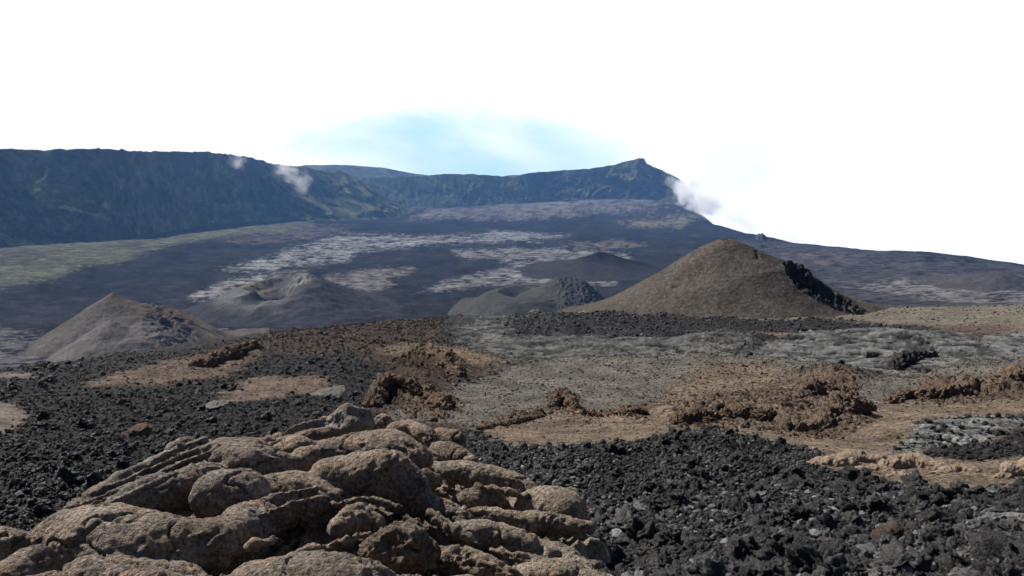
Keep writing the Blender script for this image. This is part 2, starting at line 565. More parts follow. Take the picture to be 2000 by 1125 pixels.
def paint(mask, col, amp=None, k=1.0):
    m = (mask * k)[..., None]
    CB[:] = CB * (1 - m) + np.array(col) * m
    if amp is not None:
        AMP[:] = AMP * (1 - mask * k) + amp * mask * k


BLACK = (0.034, 0.033, 0.034)
DARK = (0.046, 0.039, 0.038)
BROWN = (0.128, 0.096, 0.069)
RED = (0.090, 0.064, 0.051)
RUST = (0.140, 0.095, 0.066)
GREY = (0.096, 0.087, 0.073)
PAHO = (0.074, 0.074, 0.070)
TAN = (0.20, 0.155, 0.115)
is_near = np.arange(len(RAD)) < NEAR
far_rows = ~is_near
Zs = {}


def zone(name, poly, col, amp, k=1.0, **kw):
    m = patch(poly, **kw)
    m[far_rows] = 0
    paint(m, col, amp, k)
    Zs[name] = np.maximum(Zs.get(name, 0), m)
    return m


zone('red', [(160, 760), (380, 690), (480, 668), (640, 640), (850, 618), (870, 680), (990, 690), (1020, 725), (900, 745), (830, 790), (930, 840), (860, 850), (700, 800), (760, 730), (690, 690), (520, 700), (430, 745), (280, 765)], RED, 4.0, seed=1)
zone('tan1', [(165, 758), (240, 722), (380, 700), (520, 690), (430, 735), (300, 757)], (0.098, 0.072, 0.056), 2.6, soft=18, wob=30, seed=2)
zone('tan2', [(395, 788), (450, 760), (540, 732), (640, 735), (650, 765), (480, 788)], (0.104, 0.076, 0.058), 2.4, soft=16, wob=28, seed=3)
zone('rust1', [(735, 682), (860, 672), (965, 690), (1000, 716), (900, 722), (780, 700)], (0.125, 0.086, 0.060), 1.0, soft=14, seed=4)
zone('base', [(1100, 600), (1200, 596), (1500, 590), (1760, 580), (2400, 560), (2400, 660), (1900, 645), (1700, 632), (1420, 626), (1200, 620)], (0.112, 0.098, 0.075), 1.0, seed=5)
zone('paho', [(780, 604), (1050, 605), (1120, 640), (1300, 650), (1430, 640), (1470, 690), (1240, 708), (1020, 722), (985, 700), (900, 672), (880, 650), (930, 632), (840, 622)], PAHO, 1.6, soft=12, wob=26, seed=6)
zone('paho', [(1440, 698), (1590, 655), (1740, 640), (1850, 650), (2400, 630), (2400, 700), (2000, 700), (1780, 740), (1560, 722)], (0.098, 0.099, 0.096), 1.2, seed=7)
zone('aa', [(985, 655), (1050, 610), (1160, 600), (1260, 608), (1400, 622), (1560, 628), (1700, 632), (1800, 648), (1620, 656), (1500, 650), (1420, 648), (1350, 650), (1280, 662), (1160, 655)], (0.040, 0.037, 0.037), 4.0, seed=8)
zone('rust2', [(1440, 662), (1480, 652), (1560, 655), (1520, 672)], RUST, 0.8, wob=6, seed=9)
zone('rust3', [(1830, 640), (1960, 630), (1990, 640), (1900, 668)], RED, 2.0, wob=8, seed=10)
zone('grey', [(760, 815), (800, 780), (930, 745), (1010, 720), (1230, 706), (1400, 688), (1560, 718), (1700, 738), (1850, 715), (2000, 700), (2400, 680), (2400, 770), (2000, 765), (1750, 800), (1560, 770), (1400, 790), (1250, 835), (1100, 840), (950, 838), (860, 830), (800, 828)], GREY, 1.7, soft=20, wob=34, seed=11)
zone('brown', [(925, 842), (1060, 800), (1250, 798), (1330, 750), (1430, 732), (1540, 740), (1700, 792), (2000, 762), (2400, 745), (2400, 975), (2000, 965), (1850, 968), (1700, 945), (1575, 908), (1600, 885), (1500, 862), (1380, 840), (1180, 868), (1000, 875)], BROWN, 2.0, seed=12)
zone('rubble', [(1310, 800), (1400, 770), (1560, 765), (1700, 800), (1690, 840), (1580, 862), (1480, 840), (1320, 835)], (0.100, 0.073, 0.054), 2.2, seed=13)
zone('rubble', [(1550, 745), (1640, 732), (1690, 750), (1650, 785), (1570, 780)], (0.100, 0.073, 0.054), 2.2, seed=14)
zone('rubble', [(1730, 775), (1850, 755), (2000, 735), (2400, 715), (2400, 760), (2000, 775), (1870, 790)], (0.100, 0.073, 0.054), 2.2, seed=15)
zone('rubble', [(710, 775), (770, 752), (880, 770), (900, 800), (860, 825), (790, 812)], (0.100, 0.073, 0.054), 2.2, seed=16)
zone('rubble', [(760, 705), (830, 690), (905, 725), (890, 740), (800, 735)], (0.100, 0.073, 0.054), 2.2, seed=17)
zone('rubble', [(1070, 790), (1090, 772), (1130, 775), (1130, 805), (1260, 798), (1265, 818), (1120, 812)], (0.13, 0.085, 0.055), 4.0, wob=8, seed=18)
zone('rubble', [(920, 838), (1020, 800), (1130, 795), (1000, 825)], (0.12, 0.085, 0.06), 3.0, wob=8, seed=19)
zone('flow', [(850, 862), (900, 845), (1000, 877), (1180, 870), (1380, 843), (1500, 864), (1600, 888), (1575, 908), (1700, 945), (1850, 970), (2400, 975), (2400, 1400), (800, 1400)], BLACK, 5.0, wob=9, seed=20)
zone('rim', [(880, 838), (1000, 872), (1180, 868), (1380, 840), (1510, 862), (1510, 868), (1380, 848), (1180, 874), (1000, 880), (900, 850)], (0.15, 0.145, 0.135), 1.0, wob=3, soft=3, seed=21)
zone('slab', [(1725, 893), (1780, 850), (1840, 818), (1950, 815), (2400, 795), (2400, 850), (2000, 850), (1850, 872)], (0.088, 0.09, 0.088), 2.0, wob=6, seed=22)
zone('slabaa', [(1790, 892), (1870, 870), (2000, 852), (2400, 835), (2400, 895), (2000, 890), (1900, 905)], (0.045, 0.042, 0.043), 4.0, wob=6, seed=23)
zone('tanl', [(-300, 800), (30, 790), (60, 812), (20, 850), (-300, 860)], (0.12, 0.1, 0.085), 1.2, seed=24)
zone('tanl', [(-300, 745), (60, 728), (75, 738), (-300, 760)], (0.11, 0.095, 0.085), 1.2, seed=25)

# swells and hollows: centre pixel, half width px, depth in ln r, height px
ZB = np.zeros(UA.shape)


def swell(px, py, w, d, h, sharp=1.0, lean=0.0):
    a, l = hit(px, py)
    x = (AZF[None, :] - a) * F / w
    y = (LR[:, None] - l) / d - lean * x
    q = x * x + y * y
    sel = LR[:, None] < 5.55
    ZB[:] += np.where(sel, h * np.exp(-q ** sharp), 0)


swell(1450, 735, 210, 0.16, 24)
swell(1250, 722, 330, 0.07, 13)
swell(1150, 730, 260, 0.2, 8)
swell(1500, 805, 190, 0.06, 20, 1.8)
swell(1400, 812, 75, 0.04, 14, 1.8)
swell(1610, 828, 95, 0.04, 22, 1.8)
swell(1630, 755, 65, 0.07, 28, 1.6)
swell(1860, 765, 150, 0.04, 20, 1.8)
swell(1980, 735, 60, 0.05, 18, 1.6)
swell(810, 785, 75, 0.05, 22, 1.8)
swell(840, 715, 70, 0.05, 20, 1.8)
swell(1100, 788, 28, 0.03, 13, 1.5)
swell(1210, 806, 60, 0.02, 9, 1.5)
swell(1380, 675, 75, 0.10, 20)
swell(1700, 670, 190, 0.12, 22)
swell(1830, 715, 90, 0.12, 10)
swell(1240, 680, 90, 0.08, 8)
swell(640, 660, 160, 0.12, 9)
swell(470, 700, 60, 0.04, 18, 1.6)
swell(420, 718, 50, 0.04, -8, 1.5)
swell(560, 755, 110, 0.06, 16, 1.4)
swell(280, 735, 90, 0.05, 14, 1.4)
swell(1880, 845, 130, 0.08, 24, 1.4, 0.2)
swell(1700, 860, 120, 0.06, -8)
swell(1130, 850, 160, 0.10, -7)
swell(1380, 860, 120, 0.1, 8)
swell(600, 800, 120, 0.08, 5)
swell(1200, 630, 100, 0.1, 8)
ZB += np.where(LR[:, None] < 5.2, 7.0 * fbm2(UA / 130, UL / 260, 3, 0.5, 31), 0)

# relief of the ground
rp = RAD[:, None] / F                                 # metres per photograph pixel at each row
def lumps(sz1, sz2):
    f1, _f, ci = cells2(UA / sz1 + 0.6 * fbm2(UA / (sz1 * 1.2), UL / (sz1 * 1.2), 2, 0.5, 3), UL / (sz1 * 1.3))
    g1, _g, cj = cells2(UA / sz2, UL / (sz2 * 1.4), 11)
    return np.clip(1 - f1 * 1.3, -0.3, 1), ci, np.clip(1 - g1 * 1.3, -0.3, 1), cj


wf = sstep(math.log(11), math.log(30), LR)[:, None]
wn = [a_ * (1 - wf) + b_ * wf for a_, b_ in zip(lumps(17.0, 7.0), lumps(8.5, 4.0))]
lump, cid, lumpb, cidb = wn
AMP *= 1 - 0.45 * wf
fine = fbm2(UA / 11, UL / 16, 3, 0.6, 41)
mid = fbm2(UA / 45, UL / 70, 3, 0.5, 47)
rel = AMP * (0.9 * lump * (0.5 + cid) + 0.45 * lumpb * (0.4 + cidb) + 0.5 * fine + 1.0 * mid)
crag1, _c2, cragi = cells2(UA / 62.0 + 1.1 * fbm2(UA / 40, UL / 55, 4, 0.6, 23), UL / 80.0 + 1.1 * fbm2(UA / 40, UL / 55, 4, 0.6, 29), 5)
pit = sstep(0.22, 0.50, fbm2(UA / 48 + 5, UL / 60, 3, 0.55, 53))
rel -= (Zs['rubble'] * 8.0 + np.clip(Zs['red'] - Zs['tan1'] - Zs['tan2'] - Zs['rust1'], 0, 1) * 5.0) * pit
bil = 0.5 - 2 * np.abs(fbm2(UA / 26, UL / 34, 4, 0.6, 37))
rel += Zs['rubble'] * (11.0 * np.clip(0.7 - crag1, -0.15, 0.6) * sstep(0.25, 0.6, cragi) + 0.8 * bil)
rel += np.clip(Zs['red'], 0, 1) * (5.0 * np.clip(0.7 - crag1, -0.15, 0.6) * sstep(0.4, 0.7, cragi) + 1.0 * bil)
rope_m = np.clip(Zs['paho'] + Zs['slab'], 0, 1)
wx = UA + 40 * fbm2(UA / 120, UL / 160, 3, 0.5, 61)
wy = UL + 60 * fbm2(UA / 120 + 9, UL / 160, 3, 0.5, 67)
ropes = 1 - np.abs(fbm2(wx / 120, wy / 30, 4, 0.6, 71)) * 2.6
rel += rope_m * 1.5 * ropes
# caldera floor: low lava hummocks
frel = 1.1 * fbm2(UA / 30, UL / 90, 4, 0.6, 81)
isf = far_rows[:, None].astype(float)
fade = sstep(-0.02, 0.02, (LR[:, None] - LR[NEAR]) * 0.05)
Zc = Z0 + rp * (np.where(far_rows[:, None], frel, rel + ZB))
spot = (0.55 + 0.9 * cid) * (0.75 + 0.5 * cidb)
rocky = np.clip(AMP / 4.0, 0, 1)
CB *= (1 + rocky * (spot - 1) * 0.7)[..., None]
CB *= (1 + 0.25 * fbm2(UA / 70, UL / 110, 4, 0.5, 91))[..., None]
CB *= (1 + rope_m * 1.0 * np.clip(ropes, -1, 1))[..., None]
brkp = Zs['paho'] * sstep(0.05, 0.45, fbm2(UA / 55, UL / 90, 4, 0.6, 93))
CB *= (1 - 0.6 * brkp)[..., None]
pale = sstep(0.80, 0.93, cidb) * Zs['flow'] + 0.6 * sstep(0.86, 0.95, cidb) * rocky * (1 - Zs['rubble'])
CB += (pale * 0.10)[..., None]  # scattered pale flecks: glints on the dark lava, put into its colour

# ------------------------------------------------------------------ the caldera floor: flows, scrub and a patch of painted haze
FC = np.zeros(UA.shape + (3,))
FC[:] = (0.024, 0.0245, 0.027)
st1 = fbm2(UA / 60, UL / 160, 5, 0.6, 101)
st2 = fbm2(UA / 26, UL / 26, 5, 0.7, 111)
FC *= (1 + 0.35 * st1 + 0.25 * st2)[..., None]


def flow(poly, col, k=1.0, brk=0.0, **kw):
    kw.setdefault('soft', 5.0)
    m = patch(poly, **kw)
    m[~far_rows] = 0
    if brk:                                           # broken up by streaks of darker lava
        m = m * sstep(-brk - 0.35, 0.25, st1 * 0.5 + st2 * 0.9)
    m = (m * k)[..., None]
    FC[:] = FC * (1 - m) + np.array(col) * (1 + 0.5 * np.clip(st2, -1, 1)[..., None]) * m


OLIVE = (0.082, 0.082, 0.056)
PALE = (0.165, 0.167, 0.166)
PINK = (0.112, 0.103, 0.097)
flow([(-600, 470), (0, 470), (220, 455), (380, 430), (560, 425), (620, 440), (560, 452), (440, 462), (340, 478), (290, 492), (240, 512), (170, 520), (100, 545), (0, 562), (-600, 600)], OLIVE, 1.0, wob=10, size=80, seed=201)
flow([(0, 490), (60, 485), (110, 492), (60, 503), (0, 505)], (0.06, 0.05, 0.05), 0.8, wob=6, seed=202)
flow([(230, 476), (275, 474), (270, 483), (240, 484)], (0.05, 0.045, 0.045), 0.8, wob=4, seed=203)
flow([(420, 470), (640, 440), (700, 445), (650, 458), (520, 475)], (0.11, 0.09, 0.08), 0.6, brk=0.3, seed=204)
flow([(430, 527), (520, 505), (600, 475), (690, 458), (840, 462), (1000, 452), (1110, 460), (1040, 470), (860, 476), (760, 486), (700, 492), (680, 512), (560, 520), (520, 532)], PALE, 1.0, brk=0.35, wob=12, seed=205)
flow([(360, 580), (450, 545), (520, 535), (600, 530), (470, 560), (400, 590)], (0.19, 0.18, 0.17), 0.9, brk=0.5, wob=8, seed=206)
flow([(630, 540), (700, 528), (800, 522), (815, 530), (755, 545), (770, 558), (720, 570), (660, 556)], PINK, 1.0, brk=0.8, wob=8, seed=207)
flow([(880, 490), (1000, 484), (1130, 487), (1230, 495), (1240, 540), (1180, 560), (1090, 555), (960, 555), (880, 568), (820, 570), (880, 545), (960, 528), (1005, 517), (960, 505), (905, 505)], (0.130, 0.126, 0.121), 1.0, brk=0.5, wob=9, seed=208)
flow([(795, 428), (850, 408), (960, 403), (1100, 386), (1330, 386), (1345, 402), (1200, 412), (1100, 424), (960, 428), (850, 425)], PINK, 1.0, brk=1.0, wob=6, seed=209)
flow([(880, 410), (960, 402), (1005, 398), (1000, 405), (930, 408)], OLIVE, 0.9, wob=4, seed=210)
flow([(880, 415), (1000, 408), (990, 418), (900, 424)], (0.07, 0.06, 0.06), 0.7, wob=5, seed=213)
flow([(1210, 434), (1300, 428), (1390, 436), (1330, 443), (1250, 444)], (0.14, 0.125, 0.085), 0.9, brk=0.9, wob=5, seed=211)
flow([(1100, 478), (1200, 470), (1260, 478), (1180, 490)], (0.15, 0.13, 0.10), 0.7, brk=0.3, wob=6, seed=212)
flow([(1500, 500), (1640, 492), (1720, 510), (1600, 520)], (0.12, 0.10, 0.09), 0.6, brk=0.2, seed=214)
flow([(1420, 470), (1600, 478), (2000, 515), (2400, 560), (2400, 620), (1700, 600), (1480, 560)], (0.062, 0.058, 0.060), 0.7, brk=0.8, wob=20, seed=221)  # cloud haze over the right flank, painted into the floor colour
flow([(1650, 560), (1800, 540), (2200, 540), (2200, 600), (1850, 590)], (0.15, 0.14, 0.135), 0.7, brk=0.15, seed=215)
flow([(0, 640), (90, 650), (130, 690), (60, 720), (-200, 720)], (0.12, 0.11, 0.11), 0.6, brk=0.2, seed=216)
flow([(330, 650), (450, 640), (560, 648), (480, 668), (350, 670)], (0.17, 0.16, 0.15), 0.8, brk=0.3, seed=217)
flow([(420, 600), (700, 575), (800, 600), (560, 640)], (0.09, 0.08, 0.08), 0.6, brk=0.1, seed=218)

ashy = np.clip(-0.45 * Zs['paho'] + sum(Zs[k_] for k_ in ('brown', 'grey', 'paho', 'tan1', 'tan2', 'rust1', 'rust2', 'base', 'slab', 'tanl')) - Zs['flow'] - Zs['aa'] * 0.7 - Zs['slabaa'], 0, 1)
CB *= (0.48 + 0.66 * ashy)[..., None]
COLS = np.where(far_rows[:, None, None], FC * 0.85, CB)

# surroundings beside and behind the camera: the volcano rises behind, the slope goes on to the sides
nb = len(AZB)
ZBK = np.zeros((len(RAD), nb))
cosb = np.cos(AZB)[None, :]
side_l, side_r = Zc[:, 0] / RAD, Zc[:, -1] / RAD
side_l0, side_r0 = TANF[:, 0], TANF[:, -1]
RBK = np.zeros((len(RAD), nb))
for j, a in enumerate(AZB):
    f = (a - math.radians(41.5)) / math.radians(277)
    k = sstep(0, 0.12, f) * sstep(1, 0.88, f)
    rc = np.where(RAD < 250, RAD, 250 * (RAD / 250) ** 0.45)
    RBK[:, j] = np.exp(np.log(RAD) * (1 - k) + np.log(rc) * k)
    back = np.minimum(0.34 * RBK[:, j], 325) - 2.0
    wl = sstep(0.72, 1.0, f)
    wr = 1 - sstep(0.0, 0.28, f)
    ZBK[:, j] = RBK[:, j] * (wr * side_r0 + wl * side_l0) + (1 - wl - wr) * back
ZBK += rp * 3.0 * fbm2(AZB[None, :] * F / 200, UL[:, :1] / 200, 3, 0.5, 5)
CBK = np.zeros(ZBK.shape + (3,))
CBK[:] = (0.06, 0.052, 0.046)

AZ_ALL = np.concatenate([AZF, AZB])
ZALL = np.concatenate([Zc, ZBK], 1)
CALL = np.concatenate([COLS, CBK], 1)
RALL = np.concatenate([np.repeat(RAD[:, None], len(AZF), 1), RBK], 1)
X = RALL * np.sin(AZ_ALL)[None, :]
Y = RALL * np.cos(AZ_ALL)[None, :]
ZALL = np.maximum(ZALL, -850.0)
V = np.stack([X, Y, ZALL], -1)
nc = len(AZ_ALL)
me_near = V[:NEAR + 1].reshape(-1, 3)
ground = mesh_obj('ground', me_near, grid_faces(NEAR + 1, nc, True), M_SLOPE, cols=CALL[:NEAR + 1].reshape(-1, 3))
tag(ground, kind='structure')
floor = mesh_obj('caldera_floor', V[NEAR:].reshape(-1, 3), grid_faces(len(RAD) - NEAR, nc, True), M_FLOOR, cols=CALL[NEAR:].reshape(-1, 3))
tag(floor, kind='structure')


def ground_z(x, y):
    """height of the built ground under points in the front sector"""
    a = np.arctan2(x, y)
    l = np.log(np.hypot(x, y))
    fa = np.clip((a - AZF[0]) / (AZF[1] - AZF[0]), 0, len(AZF) - 1.001)
    i = np.clip(np.searchsorted(LR, l) - 1, 0, len(LR) - 2)
    t = np.clip((l - LR[i]) / (LR[i + 1] - LR[i]), 0, 1)
    j = fa.astype(int)
    u = fa - j
    return ((Zc[i, j] * (1 - u) + Zc[i, j + 1] * u) * (1 - t) + (Zc[i + 1, j] * (1 - u) + Zc[i + 1, j + 1] * u) * t)


# ------------------------------------------------------------------ cliffs of the caldera rim
def cliff(name, base, top, ns, nt, gully, back=900.0, seed=0, colour=None, ribs=(0.35, 0.35)):
    """a wall between a foot line and a crest line, both (px, py, r); with gullies, scree at the foot and a plateau behind"""
    def line(pts):
        P = np.array([at(*p) for p in pts])
        seg = np.concatenate([[0], np.cumsum(np.linalg.norm(np.diff(P[:, :2], axis=0), axis=1))])
        return P, seg / seg[-1]
    PB, sb = line(base)
    PT, stp = line(top)
    s = np.linspace(0, 1, ns)
    kb = np.linspace(0, 1, len(base))
    kt = np.linspace(0, 1, len(top))
    # foot and crest are matched by the picture column they start and end at
    B = np.stack([np.interp(s, sb, PB[:, i]) for i in range(3)], 1)
    T = np.stack([np.interp(s, stp, PT[:, i]) for i in range(3)], 1)
    ker = np.hanning(9)
    ker /= ker.sum()
    for i in range(3):
        B[:, i] = np.convolve(np.pad(B[:, i], 4, mode='edge'), ker, 'valid')
    length = np.linalg.norm(np.diff(T[:, :2], axis=0), axis=1).sum()
    t = np.linspace(-0.12, 1, nt)[:, None]
    tt = np.clip(t, 0, 1)
    hz = np.where(t < 0, t * 0.6, tt ** 1.25 * 0.55 + 0.45 * tt)      # scree eases in at the foot
    dxy = T[None, :, :2] - B[None, :, :2]
    XY = B[None, :, :2] + dxy * t[..., None]
    ZZ = B[None, :, 2] + (T[:, 2] - B[:, 2])[None, :] * hz
    nrm = np.stack([dxy[0, :, 0], dxy[0, :, 1]], -1)
    nrm /= np.linalg.norm(nrm, axis=1)[:, None] + 1e-9
    sm = s[None, :] * length
    wob = 60 * fbm2(sm / 300, t * 2.0 + 3, 3, 0.5, seed + 1)
    g = np.abs(fbm2((sm + wob + 170 * t) / gully, t * 0.7 + 1, 4, 0.5, seed + 2))
    g = (0.35 - g)
    hgt = (T[:, 2] - B[:, 2])[None, :]
    rib = np.interp(s, np.linspace(0, 1, len(ribs)), ribs)[None, :]
    env = np.sin(np.pi * np.clip(tt * 0.93 + 0.07, 0, 1)) ** 0.7 * (1 - 0.7 * tt ** 3)
    disp = hgt * rib * g * env + hgt * 0.5 * rib * (0.3 - np.abs(fbm2((sm + wob) / (gully * 0.3), t * 1.3 + 4, 3, 0.5, seed + 4))) * env + hgt * 0.05 * fbm2(sm / 40, t * 5, 4, 0.6, seed + 3) * env
    XY = XY - nrm[None] * disp[..., None]
    ZZ = ZZ + hgt * 0.012 * fbm2(sm / 60, t * 3, 4, 0.6, seed + 5) * (tt > 0)
    rows = [np.concatenate([XY, ZZ[..., None]], -1)]
    crest = rows[0][-1]
    crest[:, 2] += 0.010 * hgt[0] * fbm2(sm[0] / 45, sm[0] * 0, 4, 0.6, seed + 7)
    for d, dz in ((25, 2), (90, -3), (300, -25), (back, -70), (back + 10, -200)):
        rr_ = crest.copy()
        rr_[:, :2] += crest[:, :2] / np.linalg.norm(crest[:, :2], axis=1)[:, None] * d
        rr_[:, 2] += dz
        rows.append(rr_[None])
    Vv = np.concatenate(rows, 0)
    nR = Vv.shape[0]
    c = np.zeros((nR, ns, 3))
    c[:] = colour or (0.044, 0.050, 0.032)
    vt = np.concatenate([tt, np.ones((nR - nt, 1))], 0)
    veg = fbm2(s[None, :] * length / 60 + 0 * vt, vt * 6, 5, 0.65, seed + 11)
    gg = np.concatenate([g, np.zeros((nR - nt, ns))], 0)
    lit = sstep(0.05, 0.6, veg * 0.7 + gg * 1.4)[..., None] * np.clip(0.25 + 1.1 * rib, 0, 1)[..., None]  # olive scrub mottle, with rib crests painted paler as if sunlit
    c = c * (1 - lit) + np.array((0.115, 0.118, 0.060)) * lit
    bare = sstep(0.45, 0.8, fbm2(s[None, :] * length / 50 + 7, vt * 2.5, 4, 0.6, seed + 13))[..., None]
    c = c * (1 - 0.5 * bare) + np.array((0.10, 0.085, 0.07)) * 0.5 * bare
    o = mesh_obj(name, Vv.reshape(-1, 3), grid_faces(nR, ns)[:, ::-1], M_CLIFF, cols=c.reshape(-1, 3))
    return o


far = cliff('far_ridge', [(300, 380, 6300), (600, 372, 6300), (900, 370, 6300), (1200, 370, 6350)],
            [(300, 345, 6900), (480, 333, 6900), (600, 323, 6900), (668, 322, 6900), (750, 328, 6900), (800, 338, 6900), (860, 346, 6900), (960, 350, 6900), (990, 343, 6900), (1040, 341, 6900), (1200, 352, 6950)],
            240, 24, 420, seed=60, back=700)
tag(far, 'hazy blue ridge on the skyline beyond the caldera rim', kind='structure')
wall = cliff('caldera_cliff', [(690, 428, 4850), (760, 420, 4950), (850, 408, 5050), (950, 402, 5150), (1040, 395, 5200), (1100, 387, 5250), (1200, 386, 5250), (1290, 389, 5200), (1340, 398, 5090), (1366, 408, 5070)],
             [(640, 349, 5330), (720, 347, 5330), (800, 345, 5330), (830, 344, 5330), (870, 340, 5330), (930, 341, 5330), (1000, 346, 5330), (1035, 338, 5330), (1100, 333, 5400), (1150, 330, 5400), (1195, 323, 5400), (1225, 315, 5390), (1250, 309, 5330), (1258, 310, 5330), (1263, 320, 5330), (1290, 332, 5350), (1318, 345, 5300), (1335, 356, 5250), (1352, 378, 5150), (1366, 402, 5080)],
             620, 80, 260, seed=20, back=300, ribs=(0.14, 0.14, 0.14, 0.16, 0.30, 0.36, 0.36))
tag(wall, 'far dark cliff of the caldera rim rising to a pointed peak', kind='structure')
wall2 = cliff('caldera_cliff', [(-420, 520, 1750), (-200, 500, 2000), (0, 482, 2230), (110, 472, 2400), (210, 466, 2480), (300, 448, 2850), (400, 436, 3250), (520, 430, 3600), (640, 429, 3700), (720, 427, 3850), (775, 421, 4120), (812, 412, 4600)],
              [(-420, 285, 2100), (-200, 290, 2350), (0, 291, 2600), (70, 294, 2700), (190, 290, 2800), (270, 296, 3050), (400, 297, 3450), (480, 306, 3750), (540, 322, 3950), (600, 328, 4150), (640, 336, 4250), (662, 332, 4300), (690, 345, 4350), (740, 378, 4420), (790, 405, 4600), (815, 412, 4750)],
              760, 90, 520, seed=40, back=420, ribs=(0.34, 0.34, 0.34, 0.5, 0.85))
tag(wall2, 'tall shaded cliff of the caldera rim ending in a sloping headland', kind='structure')


# ------------------------------------------------------------------ stone shapes
def ico(sub):
    import bmesh
    bm = bmesh.new()
    bmesh.ops.create_icosphere(bm, subdivisions=sub, radius=1.0)
    v = np.array([x.co[:] for x in bm.verts])
    f = np.array([[y.index for y in x.verts] for x in bm.faces])
    bm.free()
    return v, f


ICO_V, ICO_F = ico(4)


def stone_data(name, seed, mat, jag=0.30, cuts=9, flat=0.8):
    g = np.random.default_rng(seed)
    v = ICO_V.copy()
    for k in range(cuts):
        n = g.normal(size=3)
        n /= np.linalg.norm(n)
        d = g.uniform(0.45, 0.85)
        e = np.clip(v @ n - d, 0, None)
        v -= e[:, None] * n * 0.9
    o = seed * 5.1
    n1 = fbm3(v[:, 0] * 1.4 + o, v[:, 1] * 1.4, v[:, 2] * 1.4, 2, 0.5)
    n2 = np.abs(fbm3(v[:, 0] * 3.0 + o, v[:, 1] * 3.0, v[:, 2] * 3.0, 3, 0.6))
    ln = np.linalg.norm(v, axis=1)
    v *= (1 + jag * n1 + jag * 1.3 * (0.3 - n2))[:, None]
    v *= np.array([g.uniform(0.8, 1.25), g.uniform(0.7, 1.1), flat * g.uniform(0.8, 1.15)])
    me = mesh_data(name, v, ICO_F, smooth=True)
    me.materials.append(mat)
    return me


VENT = [stone_data('spatter_block', 400 + k, M_SPAT, jag=0.4, cuts=7, flat=0.8) for k in range(5)]


# ------------------------------------------------------------------ cinder cones
def local_patch(name, px, py, r, wl, wr, wf, wb, nx, ny, fn, mat, sink=0.6):
    """a landform on its own ground patch: fn(x, y) gives height above the foot, metres per pixel k; x across, y away"""
    a, t = ray(px, py)
    c = np.array([r * math.sin(a), r * math.cos(a), r * t])
    k = r / F
    xs = np.linspace(-wl, wr, nx)
    ys = np.linspace(-wf, wb, ny)
    GX, GY = np.meshgrid(xs, ys)
    h, col = fn(GX, GY)
    ex = np.array([math.cos(a), -math.sin(a)])
    ey = np.array([math.sin(a), math.cos(a)])
    P = np.zeros(GX.shape + (3,))
    P[..., 0] = (GX * ex[0] + GY * ey[0]) * k
    P[..., 1] = (GX * ex[1] + GY * ey[1]) * k
    P[..., 2] = h * k
    o = mesh_obj(name, P.reshape(-1, 3), grid_faces(ny, nx), mat, cols=col.reshape(-1, 3))
    o.location = c
    return o


def table(xs, hs):
    return lambda d: np.interp(d, xs, hs)


def lrcone(GX, GY, lt, rt, ft=None, yscale=1.0):
    """cone whose left, right and front flanks follow their own profiles"""
    rho = np.hypot(GX, GY * yscale)
    c = GX / (rho + 1e-6)
    wr = sstep(-0.55, 0.9, c)
    return lt(rho) * (1 - wr) + rt(rho) * wr


